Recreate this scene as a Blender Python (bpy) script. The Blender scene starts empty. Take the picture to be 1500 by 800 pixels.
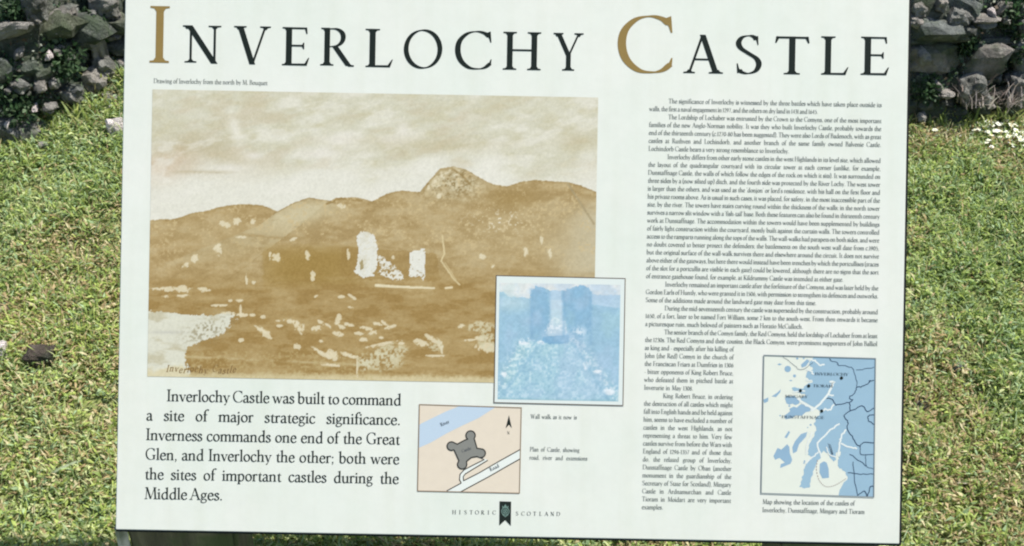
import bpy, bmesh, math, random
import numpy as np
from mathutils import Vector, Matrix, noise
from mathutils.geometry import tessellate_polygon

random.seed(7); rng = np.random.default_rng(7)
SC = bpy.context.scene
COL = SC.collection
R = math.radians

# ------------------------------------------------------------------ camera
PITCH = R(30.0); ROLL = R(1.05); KPX = 0.00104          # KPX: metres on the panel per photograph pixel
CAM = Vector((0, 0, 1.55)); DIST = KPX * 1500
FWD = Vector((0, math.cos(PITCH), -math.sin(PITCH)))
cam_d = bpy.data.cameras.new('camera'); cam_d.lens = 36; cam_d.sensor_width = 36
cam_d.clip_start = 0.05; cam_d.clip_end = 2000
cam = bpy.data.objects.new('camera', cam_d); COL.objects.link(cam)
CAM_ROT = Matrix.Rotation(math.pi/2 - PITCH, 4, 'X') @ Matrix.Rotation(ROLL, 4, 'Z')
cam.matrix_world = Matrix.Translation(CAM) @ CAM_ROT
SC.camera = cam

# ------------------------------------------------------------------ sky and sun
SUN_EL = R(64); SUN_AZ = R(79)      # azimuth measured from +Y (away from camera) towards +X
w = bpy.data.worlds.new("World"); SC.world = w; w.use_nodes = True
nt = w.node_tree; bg = nt.nodes['Background']
sky = nt.nodes.new('ShaderNodeTexSky'); sky.sky_type = 'NISHITA'; sky.sun_disc = False
sky.sun_elevation = SUN_EL; sky.sun_rotation = SUN_AZ
nt.links.new(sky.outputs[0], bg.inputs[0]); bg.inputs[1].default_value = 0.10
sun_d = bpy.data.lights.new('sun', 'SUN'); sun_d.energy = 5.0; sun_d.angle = R(0.5); sun_d.color = (1.0, 0.95, 0.87)
sun = bpy.data.objects.new('sun', sun_d); COL.objects.link(sun)
sdir = Vector((math.cos(SUN_EL)*math.sin(SUN_AZ), math.cos(SUN_EL)*math.cos(SUN_AZ), math.sin(SUN_EL)))
sun.rotation_euler = sdir.to_track_quat('Z', 'Y').to_euler(); sun.location = (3, 0, 5)
SC.view_settings.view_transform = 'Standard'; SC.view_settings.look = 'None'
SC.view_settings.exposure = 0.78; SC.view_settings.gamma = 1.0
SC.cycles.filter_width = 2.1
SC.cycles.max_bounces = 6

# ------------------------------------------------------------------ helpers
def lin(c):
    c = np.asarray(c, dtype=float) / 255.0
    return np.where(c <= 0.04045, c/12.92, ((c+0.055)/1.055)**2.4)

KP = 0.71      # printed white of the weathered board
def alb(r, g, b, k=KP):
    v = lin((r, g, b))*k
    return (float(v[0]), float(v[1]), float(v[2]), 1.0)

def tag(o, label=None, cat=None, group=None, kind=None):
    if label: o['label'] = label
    if cat: o['category'] = cat
    if group: o['group'] = group
    if kind: o['kind'] = kind
    return o

def mesh_np(name, V, F, mat=None, colors=None, smooth=False):
    """V (n,3) array, F (m,k) array of equal-sized faces"""
    me = bpy.data.meshes.new(name)
    V = np.asarray(V, dtype=np.float32); F = np.asarray(F, dtype=np.int32)
    m, k = F.shape
    me.vertices.add(len(V)); me.vertices.foreach_set('co', V.ravel())
    me.loops.add(m*k); me.loops.foreach_set('vertex_index', F.ravel())
    me.polygons.add(m); me.polygons.foreach_set('loop_start', np.arange(0, m*k, k, dtype=np.int32))
    me.polygons.foreach_set('use_smooth', np.full(m, smooth))
    if colors is not None:
        a = me.color_attributes.new('tint', 'FLOAT_COLOR', 'POINT')
        c = np.ones((len(V), 4), dtype=np.float32); c[:, :3] = colors
        a.data.foreach_set('color', c.ravel())
    me.update(calc_edges=True)
    if mat: me.materials.append(mat)
    return me

def add_obj(name, me, parent=None, mat4=None):
    o = bpy.data.objects.new(name, me); COL.objects.link(o)
    if parent is not None: o.parent = parent
    if mat4 is not None: o.matrix_basis = mat4
    return o

def new_mat(name):
    m = bpy.data.materials.new(name); m.use_nodes = True
    return m, m.node_tree, m.node_tree.nodes['Principled BSDF']

def ink(name, rgba, rough=0.45, mottle=0.12, scale=900):
    m, t, p = new_mat(name)
    n = t.nodes.new('ShaderNodeTexNoise'); n.inputs['Scale'].default_value = scale; n.inputs['Detail'].default_value = 3
    tc = t.nodes.new('ShaderNodeTexCoord'); t.links.new(tc.outputs['Object'], n.inputs['Vector'])
    mx = t.nodes.new('ShaderNodeMix'); mx.data_type = 'RGBA'
    mx.inputs['A'].default_value = tuple(c*(1-mottle) for c in rgba[:3])+(1,)
    mx.inputs['B'].default_value = tuple(min(1, c*(1+mottle)+0.004) for c in rgba[:3])+(1,)
    t.links.new(n.outputs['Fac'], mx.inputs['Factor']); t.links.new(mx.outputs['Result'], p.inputs['Base Color'])
    p.inputs['Roughness'].default_value = rough
    p.inputs['Specular IOR Level'].default_value = 0.12
    return m

def fbm(X, Y, scale, oct=4, seed=0, gain=0.5):
    """value-noise fbm, vectorised, range about 0..1"""
    r = np.random.default_rng(seed); out = np.zeros_like(X, dtype=float); amp = 1; tot = 0
    T = r.random((256, 256))
    for o in range(oct):
        x = X*scale*(2**o) + 17.3*o; y = Y*scale*(2**o) + 9.1*o
        xi = np.floor(x).astype(int); yi = np.floor(y).astype(int); fx = x-xi; fy = y-yi
        fx = fx*fx*(3-2*fx); fy = fy*fy*(3-2*fy)
        a = T[xi % 256, yi % 256]; b = T[(xi+1) % 256, yi % 256]; c = T[xi % 256, (yi+1) % 256]; d = T[(xi+1) % 256, (yi+1) % 256]
        out += amp*((a*(1-fx)+b*fx)*(1-fy)+(c*(1-fx)+d*fx)*fy); tot += amp; amp *= gain
    return out/tot

def sstep(a, b, x):
    t = np.clip((x-a)/(b-a), 0, 1); return t*t*(3-2*t)

# ------------------------------------------------------------------ ground shape
def ground_z_np(x, y):
    z = 0.28*np.maximum(0, y-1.35)
    z = np.where(y > 4.0, 0.28*2.65 + 0.05*(y-4.0), z)
    z = z + 0.07*(fbm(x+50, y+50, 1.3, 3, 3)-0.5) + 0.035*(fbm(x+50, y+50, 7, 3, 4)-0.5)
    z = z + 0.11*np.exp(-((x+1.25)/0.35)**2-((y-3.05)/0.3)**2)
    return z
def gz(x, y): return float(ground_z_np(np.array([x]), np.array([y]))[0])

def ray(px, py):
    v = Vector(((px-750)/1500.0, -(py-400)/1500.0, -1.0))
    return (CAM_ROT.to_3x3() @ v).normalized()
def G(px, py):
    """place on the ground seen at a spot of the photograph"""
    d = ray(px, py); t = np.arange(1.4, 8, 0.006)
    hit = (CAM.z+d.z*t) < ground_z_np(CAM.x+d.x*t, CAM.y+d.y*t)
    k = int(np.argmax(hit)) if hit.any() else 433
    return CAM + d*float(t[k])

# ------------------------------------------------------------------ materials of the place
def soil_mat():
    m, t, p = new_mat('soil_and_turf')
    n = t.nodes.new('ShaderNodeTexNoise'); n.inputs['Scale'].default_value = 22; n.inputs['Detail'].default_value = 8
    tc = t.nodes.new('ShaderNodeTexCoord'); t.links.new(tc.outputs['Object'], n.inputs['Vector'])
    cr = t.nodes.new('ShaderNodeValToRGB'); e = cr.color_ramp.elements
    e[0].position = 0.3; e[0].color = (0.09, 0.085, 0.045, 1); e[1].position = 0.7; e[1].color = (0.19, 0.22, 0.08, 1)
    t.links.new(n.outputs['Fac'], cr.inputs['Fac']); t.links.new(cr.outputs[0], p.inputs['Base Color'])
    b = t.nodes.new('ShaderNodeBump'); b.inputs['Distance'].default_value = 0.02; t.links.new(n.outputs['Fac'], b.inputs['Height'])
    t.links.new(b.outputs[0], p.inputs['Normal']); p.inputs['Roughness'].default_value = 0.95
    p.inputs['Specular IOR Level'].default_value = 0.1
    return m

def leaf_mat(name, transl=0.35):
    m, t, p = new_mat(name)
    a = t.nodes.new('ShaderNodeAttribute'); a.attribute_name = 'tint'
    t.links.new(a.outputs['Color'], p.inputs['Base Color']); p.inputs['Roughness'].default_value = 0.6
    p.inputs['Specular IOR Level'].default_value = 0.35
    tr = t.nodes.new('ShaderNodeBsdfTranslucent'); t.links.new(a.outputs['Color'], tr.inputs['Color'])
    mx = t.nodes.new('ShaderNodeMixShader'); mx.inputs[0].default_value = transl
    out = t.nodes['Material Output']
    t.links.new(p.outputs[0], mx.inputs[1]); t.links.new(tr.outputs[0], mx.inputs[2]); t.links.new(mx.outputs[0], out.inputs['Surface'])
    return m

def stone_mat(name, cols, lichen=0.35, moss=0.62, scale=14):
    m, t, p = new_mat(name)
    L = t.links.new
    tc = t.nodes.new('ShaderNodeTexCoord'); oi = t.nodes.new('ShaderNodeObjectInfo')
    geo = t.nodes.new('ShaderNodeNewGeometry')
    cr = t.nodes.new('ShaderNodeValToRGB'); cr.color_ramp.interpolation = 'LINEAR'
    el = cr.color_ramp.elements
    for i, c in enumerate(cols):
        pos = i/(len(cols)-1)
        if i < 2: el[i].position = pos if i == 0 else pos; el[i].color = c+(1,)
        else:
            n = el.new(pos); n.color = c+(1,)
    el[0].position = 0
    L(oi.outputs['Random'], cr.inputs['Fac'])
    n1 = t.nodes.new('ShaderNodeTexNoise'); n1.inputs['Scale'].default_value = scale; n1.inputs['Detail'].default_value = 10; n1.inputs['Roughness'].default_value = 0.7
    L(geo.outputs['Position'], n1.inputs['Vector'])
    mul = t.nodes.new('ShaderNodeMix'); mul.data_type = 'RGBA'; mul.blend_type = 'MULTIPLY'; mul.inputs['Factor'].default_value = 1
    r2 = t.nodes.new('ShaderNodeValToRGB'); r2.color_ramp.elements[0].position = 0.32; r2.color_ramp.elements[0].color = (0.3, 0.3, 0.3, 1)
    r2.color_ramp.elements[1].position = 0.68; r2.color_ramp.elements[1].color = (1.5, 1.45, 1.5, 1)
    L(n1.outputs['Fac'], r2.inputs['Fac']); L(cr.outputs[0], mul.inputs['A']); L(r2.outputs[0], mul.inputs['B'])
    # pale lichen flecks
    n2 = t.nodes.new('ShaderNodeTexNoise'); n2.inputs['Scale'].default_value = 38; n2.inputs['Detail'].default_value = 5; n2.inputs['Roughness'].default_value = 0.65
    L(geo.outputs['Position'], n2.inputs['Vector'])
    r3 = t.nodes.new('ShaderNodeValToRGB'); r3.color_ramp.elements[0].position = 0.56; r3.color_ramp.elements[0].color = (0, 0, 0, 1)
    r3.color_ramp.elements[1].position = 0.66; r3.color_ramp.elements[1].color = (lichen, lichen, lichen, 1)
    L(n2.outputs['Fac'], r3.inputs['Fac'])
    m3 = t.nodes.new('ShaderNodeMix'); m3.data_type = 'RGBA'; m3.inputs['B'].default_value = (0.42, 0.42, 0.38, 1)
    L(r3.outputs[0], m3.inputs['Factor']); L(mul.outputs['Result'], m3.inputs['A'])
    # moss
    n4 = t.nodes.new('ShaderNodeTexNoise'); n4.inputs['Scale'].default_value = 16; n4.inputs['Detail'].default_value = 6
    L(geo.outputs['Position'], n4.inputs['Vector'])
    r4 = t.nodes.new('ShaderNodeValToRGB'); r4.color_ramp.elements[0].position = 0.44; r4.color_ramp.elements[0].color = (0, 0, 0, 1)
    r4.color_ramp.elements[1].position = 0.62; r4.color_ramp.elements[1].color = (moss, moss, moss, 1)
    L(n4.outputs['Fac'], r4.inputs['Fac'])
    m5 = t.nodes.new('ShaderNodeMix'); m5.data_type = 'RGBA'; m5.inputs['B'].default_value = (0.055, 0.085, 0.04, 1)
    L(r4.outputs[0], m5.inputs['Factor']); L(m3.outputs['Result'], m5.inputs['A'])
    L(m5.outputs['Result'], p.inputs['Base Color'])
    b = t.nodes.new('ShaderNodeBump'); b.inputs['Distance'].default_value = 0.03; b.inputs['Strength'].default_value = 1.0
    n5 = t.nodes.new('ShaderNodeTexNoise'); n5.inputs['Scale'].default_value = 60; n5.inputs['Detail'].default_value = 8; n5.inputs['Roughness'].default_value = 0.7
    L(geo.outputs['Position'], n5.inputs['Vector']); L(n5.outputs['Fac'], b.inputs['Height']); L(b.outputs[0], p.inputs['Normal'])
    p.inputs['Roughness'].default_value = 0.9; p.inputs['Specular IOR Level'].default_value = 0.2
    return m

M_soil = soil_mat()
M_leaf = leaf_mat('leaf', 0.48)
M_rock = stone_mat('wall_stone', [(0.10, 0.115, 0.10), (0.16, 0.18, 0.165), (0.12, 0.14, 0.135), (0.22, 0.22, 0.20), (0.12, 0.14, 0.09), (0.18, 0.195, 0.175), (0.27, 0.245, 0.215)])
M_core = stone_mat('wall_core', [(0.11, 0.12, 0.10), (0.15, 0.165, 0.13)], 0.1, 0.7)
M_pale = stone_mat('pale_stone', [(0.26, 0.26, 0.23), (0.35, 0.33, 0.29), (0.21, 0.22, 0.20)], 0.5, 0.12)
M_white = stone_mat('white_stone', [(0.62, 0.56, 0.54), (0.7, 0.66, 0.62)], 0.3, 0.0)

# ------------------------------------------------------------------ ground
def axis(a, b, lo, hi, fine, growth=1.35):
    v = list(np.arange(a, b+1e-6, fine)); s = fine
    while v[-1] < hi: s *= growth; v.append(v[-1]+s)
    s = fine
    while v[0] > lo: s *= growth; v.insert(0, v[0]-s)
    return np.array(v)
gx = axis(-2.6, 2.6, -400, 400, 0.03); gy = axis(1.0, 3.6, -400, 400, 0.03)
GX, GY = np.meshgrid(gx, gy); GZ = ground_z_np(GX, GY)
GZ = np.where(GY > 40, np.minimum(GZ, 2.6), GZ)
V = np.stack([GX.ravel(), GY.ravel(), GZ.ravel()], 1)
nx, ny = len(gx), len(gy); ii = np.arange(nx*ny).reshape(ny, nx)
F = np.stack([ii[:-1, :-1].ravel(), ii[:-1, 1:].ravel(), ii[1:, 1:].ravel(), ii[1:, :-1].ravel()], 1)
tag(add_obj('ground', mesh_np('ground', V, F, M_soil, smooth=True)), kind='structure')

# ------------------------------------------------------------------ wall line
edge_px = [(-60, 245), (0, 216), (40, 203), (75, 186), (105, 158), (130, 128), (160, 108), (185, 92), (300, 88), (520, 110), (900, 150), (1200, 176), (1335, 181), (1400, 183), (1440, 174), (1500, 166), (1560, 162)]
edge = [G(*p) for p in edge_px]
ex = [-4.2]+[p.x for p in edge]+[4.2]; ey = [edge[0].y-0.25]+[p.y for p in edge]+[edge[-1].y]
def yw(x): return np.interp(x, ex, ey)

# ------------------------------------------------------------------ turf
def turf_colour(x, y, n, seed):
    r = np.random.default_rng(seed)
    pal = np.array([(0.175, 0.235, 0.07), (0.245, 0.30, 0.085), (0.115, 0.165, 0.060), (0.30, 0.33, 0.16), (0.20, 0.27, 0.15),
                    (0.26, 0.20, 0.11), (0.36, 0.32, 0.20), (0.10, 0.15, 0.045), (0.22, 0.27, 0.07)])
    dry = fbm(x+40, y+40, 3.2, 4, 11); yel = fbm(x+40, y+40, 1.6, 3, 12)
    base = np.array([0.26, 0.15, 0.14, 0.12, 0.10, 0.06, 0.04, 0.07, 0.08])
    W = np.tile(base, (n, 1))
    W[:, 5] += 0.42*sstep(0.52, 0.68, dry); W[:, 6] += 0.22*sstep(0.52, 0.66, dry); pale = fbm(x+70, y+70, 2.3, 3, 13); W[:, 3] += 0.5*sstep(0.5, 0.68, pale); W[:, 4] += 0.25*sstep(0.5, 0.68, pale)
    W[:, 1] += 0.25*sstep(0.45, 0.7, yel); W[:, 8] += 0.15*sstep(0.45, 0.7, yel)
    W[:, 7] += 0.18*sstep(0.5, 0.3, dry); W[:, 4] += 0.18*sstep(0.5, 0.3, yel)
    C = np.cumsum(W/W.sum(1, keepdims=True), 1); u = r.random((n, 1))
    k = (u > C).sum(1).clip(0, 8)
    c = pal[k]*1.7*(0.8+0.4*r.random((n, 1)))
    return c

def leaves(name, n, xr, yr, lmin, lmax, wmin, wmax, seed, cover=None, upright=0.5):
    r = np.random.default_rng(seed)
    x = r.uniform(*xr, n); y = r.uniform(*yr, n)
    keep = y < yw(x)+0.03+0.05*r.random(n)
    hole = fbm(x+20, y+20, 5.5, 4, 5)
    keep &= ~((hole < 0.31) & (r.random(n) < 0.75))
    if cover is not None: keep &= cover(x, y)
    x = x[keep]; y = y[keep]; n = len(x)
    z = ground_z_np(x, y)
    bump = fbm(x+30, y+30, 16, 3, 6)
    L = r.uniform(lmin, lmax, n)*(0.55+0.9*bump); Wd = r.uniform(wmin, wmax, n)
    az = r.uniform(0, 2*np.pi, n); tilt = np.clip(r.normal(1.0-0.45*upright, 0.38, n), 0.05, 1.5)
    d = np.stack([np.sin(tilt)*np.cos(az), np.sin(tilt)*np.sin(az), np.cos(tilt)], 1)
    d2t = np.clip(tilt+r.uniform(0.0, 0.9, n), 0, 1.9)
    d2 = np.stack([np.sin(d2t)*np.cos(az), np.sin(d2t)*np.sin(az), np.cos(d2t)], 1)
    side = np.stack([-np.sin(az), np.cos(az), np.zeros(n)], 1)
    roll = r.normal(0, 0.5, n)[:, None]
    up = np.cross(d, side); side = side*np.cos(roll)+up*np.sin(roll)
    lift = (r.random(n)**1.5)*0.022*(0.4+1.2*bump)
    base = np.stack([x, y, z-0.002+lift], 1)
    mid = base + d*(L*0.5)[:, None]
    a = mid - side*(Wd*0.5)[:, None]; b = mid + side*(Wd*0.5)[:, None]
    tip = mid + d2*(L*0.5)[:, None]
    V = np.stack([base, a, tip, b], 1).reshape(-1, 3)
    q = np.arange(n)*4
    F = np.concatenate([np.stack([q, q+1, q+3], 1), np.stack([q+1, q+2, q+3], 1)])
    c = np.repeat(turf_colour(x, y, n, seed+1), 4, 0)
    return tag(add_obj(name, mesh_np(name, V, F, M_leaf, c)), None, None, None, 'stuff')

g1 = leaves('mossy_grass', 500000, (-2.0, 2.0), (1.3, 3.35), 0.011, 0.030, 0.0038, 0.0078, 21, upright=0.1)
g1['label'] = 'short mossy green turf with yellow and brown patches around the sign'; g1['category'] = 'grass'
g2 = leaves('grass_blades', 60000, (-2.0, 2.0), (1.3, 3.35), 0.025, 0.060, 0.0018, 0.0035, 31, upright=0.8)
g2['label'] = 'thin upright grass blades scattered through the mossy turf'; g2['category'] = 'grass'
far_cover = lambda x, y: ~((np.abs(x) < 2.0) & (y > 1.3))
g3 = leaves('outer_grass', 90000, (-4.5, 4.5), (-0.5, 3.3), 0.04, 0.08, 0.006, 0.012, 41, cover=far_cover, upright=0.6)
g3['label'] = 'coarser green grass on the ground away from the sign'; g3['category'] = 'grass'

# ------------------------------------------------------------------ stones
def rock_mesh(name, seed, mat, sub=2, blocky=0.6):
    bm = bmesh.new(); bmesh.ops.create_icosphere(bm, subdivisions=sub, radius=1.0)
    r = random.Random(seed); off = Vector((r.uniform(0, 90), r.uniform(0, 90), r.uniform(0, 90)))
    for v in bm.verts:
        p = v.co.copy()
        m = max(abs(p.x), abs(p.y), abs(p.z)); cube = p/m*0.86
        p = p.lerp(cube, blocky)
        f = 1 + 0.40*noise.noise(p*1.1+off) + 0.22*noise.noise(p*2.7+off) + 0.10*noise.noise(p*6+off)
        v.co = Vector((p.x*f, p.y*f, p.z*f))*0.5
    # flat cleft planes
    for k in range(3):
        nrm = Vector((r.gauss(0, 1), r.gauss(0, 1), r.gauss(0, 1))).normalized(); dd = r.uniform(0.33, 0.42)
        for v in bm.verts:
            e = v.co.dot(nrm)-dd
            if e > 0: v.co -= nrm*e*0.9
    me = bpy.data.meshes.new(name); bm.to_mesh(me); bm.free(); me.materials.append(mat)
    return me

rock_ms = [rock_mesh('stone_%d' % i, 100+i, M_rock) for i in range(14)]
pale_ms = [rock_mesh('pale_%d' % i, 200+i, M_pale, 3) for i in range(5)]
M_dark = stone_mat('dark_stone', [(0.06, 0.055, 0.045), (0.09, 0.075, 0.06)], 0.1, 0.4)
dark_ms = [rock_mesh('dark_%d' % i, 400+i, M_dark, 3) for i in range(3)]
white_ms = [rock_mesh('white_%d' % i, 300+i, M_white, 3) for i in range(4)]

wall = bpy.data.objects.new('rubble_wall', None); COL.objects.link(wall)
wall.location = (0, float(yw(0.0)), gz(0, float(yw(0.0))))
tag(wall, 'dark weathered rubble stone wall with moss behind the grass bank', 'wall')
WI = Matrix.Translation(wall.location).inverted()
LEAN = 0.28
def hmax(x): return 0.35 + 1.29*sstep(-1.35, -0.5, x)
def wall_pt(x, h):
    y = float(yw(x)); return Vector((x, y + 0.05 + LEAN*h, gz(x, y) + h))
# core
wx = np.arange(-4.2, 4.21, 0.025); wh = np.arange(-0.15, 1.66, 0.025)
WX, WH = np.meshgrid(wx, wh); WH = -0.15+(WH+0.15)*(hmax(WX)+0.15)/1.8; YW = yw(WX)
dep = 0.045 + 0.16*(fbm(WX+9, WH+9, 4.5, 5, 71)-0.5) + 0.05*(fbm(WX+9, WH+9, 19, 3, 72)-0.5)
WY = YW+0.07+LEAN*WH-dep; WZ = ground_z_np(WX, YW)+WH
V = np.stack([WX.ravel(), WY.ravel()-wall.location.y, WZ.ravel()-wall.location.z], 1)
n2, m2 = WX.shape; ii = np.arange(n2*m2).reshape(n2, m2)
F = np.stack([ii[:-1, :-1].ravel(), ii[:-1, 1:].ravel(), ii[1:, 1:].ravel(), ii[1:, :-1].ravel()], 1)
add_obj('earth_core', mesh_np('earth_core', V, F, M_core, smooth=True), wall)
# back and top so that it is a solid wall
bmB = bmesh.new()
xs = np.linspace(-4.2, 4.2, 60); rows = []
for x in xs:
    p = wall_pt(x, float(hmax(np.array(x)))-0.01); q = wall_pt(x, -0.15)
    rows.append([bmB.verts.new(WI @ v) for v in (p+Vector((0, 0.02, 0)), Vector((x, p.y+0.55, p.z-0.05)), Vector((x, p.y+0.7, q.z)))])
for a, b in zip(rows, rows[1:]):
    for k in range(2): bmB.faces.new((a[k], b[k], b[k+1], a[k+1]))
meB = bpy.data.meshes.new('wall_back'); bmB.to_mesh(meB); bmB.free(); meB.materials.append(M_core)
add_obj('wall_back', meB, wall)

def put_stone(me, p, dims, rot, parent=wall, name='stone'):
    o = bpy.data.objects.new(name, me); COL.objects.link(o)
    o.parent = parent
    inv = WI if parent is wall else Matrix.Identity(4)
    o.matrix_basis = inv @ Matrix.Translation(p) @ rot.to_4x4() @ Matrix.Diagonal((*dims, 1))
    return o
def eul(a, b, c):
    from mathutils import Euler
    return Euler((a, b, c)).to_matrix()
rs = random.Random(5); stones = 0
hrow = 0.0
upper = []
while hrow < 1.55:
    rh = rs.uniform(0.05, 0.10)
    x = -2.0 + rs.uniform(-0.1, 0.1)
    while x < 2.05:
        ww = rs.uniform(0.06, 0.20); rough = 1.0 if x < 0 else 0.45
        hh = rh*rs.uniform(0.75, 1.25)
        p = wall_pt(x+ww/2, hrow+rh/2+rs.uniform(-0.012, 0.012)*rough) + Vector((0, rs.uniform(-0.05, 0.05), 0))
        rot = eul(rs.gauss(0, 0.2*rough), rs.gauss(0, 0.22*rough), rs.gauss(0, 0.25))
        item = (rs.choice(rock_ms), p, (ww*1.12, rs.uniform(0.12, 0.2), hh*1.05), rot)
        if hrow+rh*0.6 > float(hmax(np.array(x+ww/2))): x += ww; continue
        if stones < 205: put_stone(*item); stones += 1
        else: upper.append(item)
        x += ww + rs.uniform(-0.01, 0.015)
    hrow += rh*0.93
bmU = bmesh.new()
for me, p, dims, rot in upper:
    k = len(bmU.verts); bmU.from_mesh(me); bmU.verts.ensure_lookup_table()
    M = WI @ Matrix.Translation(p) @ rot.to_4x4() @ Matrix.Diagonal((*dims, 1))
    for v in bmU.verts[k:]: v.co = M @ v.co
meU = bpy.data.meshes.new('upper_stones'); bmU.to_mesh(meU); bmU.free(); meU.materials.append(M_rock)
tag(add_obj('upper_stones', meU, wall), kind='stuff')

# small moss and grit on the wall face
def wall_moss(n, seed):
    r = np.random.default_rng(seed); x = r.uniform(-2.1, 2.1, n); h = r.uniform(-0.02, 1.2, n)
    m = fbm(x+60, h+60, 5, 5, 81); keep = m > 0.44+0.08*r.random(n); x = x[keep]; h = h[keep]; m = m[keep]; n = len(x)
    y0 = yw(x); p = np.stack([x, y0+0.05+LEAN*h-r.uniform(-0.01, 0.075, n), ground_z_np(x, y0)+h], 1)
    def unit(v): return v/np.linalg.norm(v, axis=1, keepdims=True)
    d = unit(r.normal(0, 1, (n, 3))+np.array([0, -0.8, 0.5])); sd = unit(np.cross(d, r.normal(0, 1, (n, 3))))
    L = r.uniform(0.006, 0.017, n)[:, None]; W = L*r.uniform(0.25, 0.5, (n, 1))
    V = np.stack([p, p+d*L*0.5-sd*W, p+d*L, p+d*L*0.5+sd*W], 1).reshape(-1, 3)-np.array(wall.location)
    q = np.arange(n)*4; F = np.stack([q, q+1, q+2, q+3], 1)
    pal = np.array([(0.06, 0.10, 0.045), (0.09, 0.13, 0.07), (0.04, 0.07, 0.035), (0.14, 0.17, 0.12), (0.13, 0.10, 0.07), (0.22, 0.24, 0.20), (0.05, 0.09, 0.06)])
    c = pal[r.integers(0, 7, n)]*r.uniform(0.9, 2.3, (n, 1))
    return mesh_np('wall_moss', V, F, M_leaf, np.repeat(c, 4, 0))
tag(add_obj('wall_moss', wall_moss(210000, 82), wall), kind='stuff')

# stones that stand out of the wall face: aimed through the photograph, set on the wall's own surface
def on_wall(px, py, out=0.05):
    d = ray(px, py); t = np.arange(2.0, 7, 0.004)
    x = CAM.x+d.x*t; y = CAM.y+d.y*t; z = CAM.z+d.z*t; base = yw(x); h = z-ground_z_np(x, base)
    hit = y > base+0.05+LEAN*np.maximum(h, 0)-out
    return CAM+d*float(t[int(np.argmax(hit))])
PXM = 3.35/1500.0
feature = [  # px, py, w, h (photograph pixels), lean, kind
    (12, 44, 62, 16, 0.30, 'p'), (50, 8, 26, 34, 0.1, 'p'), (52, 26, 14, 12, 0.5, 'p'), (86, 34, 52, 34, 0.35, 'r'), (84, 24, 40, 10, 0.5, 'p'),
    (106, 22, 12, 16, -0.5, 'p'), (152, 8, 34, 26, 0.1, 'p'), (136, 22, 16, 12, 0.2, 'p'), (170, 22, 12, 12, 0.2, 'p'),
    (28, 78, 16, 8, 0.6, 'p'), (72, 80, 8, 8, 0.1, 'w'), (86, 74, 10, 9, 0.1, 'p'), (145, 72, 20, 46, 0.05, 'P'), (152, 96, 26, 22, 0.2, 'p'),
    (98, 80, 26, 8, -0.5, 'r'), (62, 105, 30, 22, 0, 'r'), (40, 100, 34, 18, 0.3, 'r'), (20, 96, 30, 10, -0.4, 'r'), (120, 60, 30, 24, 0.1, 'r'),
    (60, 126, 16, 10, 0.1, 'p'), (26, 122, 7, 7, 0, 'p'), (100, 130, 40, 8, 0.05, 'r'), (135, 118, 34, 26, 0.9, 'P'), (14, 180, 6, 6, 0, 'w'), (20, 187, 5, 5, 0, 'w'), (51, 157, 6, 6, 0, 'w'),
    (1346, 15, 16, 14, 0, 'p'), (1378, 6, 14, 14, 0, 'p'), (1342, 32, 16, 12, 0, 'p'), (1363, 34, 10, 8, 0, 'p'), (1398, 28, 26, 24, 0.2, 'p'),
    (1413, 23, 22, 10, -0.5, 'p'), (1408, 44, 40, 14, 0.05, 'r'), (1443, 28, 34, 7, 0.1, 'p'), (1445, 34, 26, 8, 0.05, 'p'), (1453, 19, 7, 8, 0, 'w'), (1470, 12, 30, 20, 0, 'r'),
    (1496, 14, 12, 14, 0, 'p'), (1498, 40, 10, 18, 0.1, 'p'), (1365, 75, 54, 26, 0.05, 'r'), (1440, 88, 60, 42, 0.15, 'r'), (1455, 60, 56, 10, 0.1, 'r'), (1352, 60, 44, 10, 0.05, 'r'),
    (1385, 137, 20, 8, 0.05, 'p'), (1384, 149, 20, 7, -0.1, 'r'), (1355, 152, 22, 14, 0.1, 'r'), (1350, 171, 10, 7, 0.1, 'p'), (1423, 130, 40, 34, 0.5, 'P'),
    (1448, 153, 10, 8, 0.2, 'p'), (1470, 152, 34, 12, -0.1, 'r'), (1492, 125, 18, 26, 0.7, 'p'), (1400, 160, 30, 12, 0, 'r'), (1495, 95, 20, 24, 0.3, 'r')]
fc = random.Random(77)
for _ in range(46):
    left = fc.random() < 0.5
    qx = fc.uniform(0, 180) if left else fc.uniform(1340, 1500); qy = fc.uniform(2, 200-qx*0.55 if left else 150)
    sz = fc.uniform(5, 15); feature.append((qx, qy, sz*fc.uniform(1, 2), sz*fc.uniform(0.6, 1.1), fc.gauss(0, 0.5), 'p' if fc.random() < 0.35 else 'r'))
for i, (px, py, ww, hh, lean, kind) in enumerate(feature):
    if py > 165 and px < 100 and False: continue
    p = on_wall(px, py, 0.085 if kind in 'pwP' else 0.06)
    ms = {'p': pale_ms, 'P': pale_ms, 'w': white_ms, 'r': rock_ms}[kind]
    put_stone(ms[i % len(ms)], p, (ww*PXM*1.1, max(0.05, min(ww, hh)*PXM*1.3), hh*PXM*1.25), eul(0.15, -lean, rs.uniform(-0.3, 0.3)))

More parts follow.
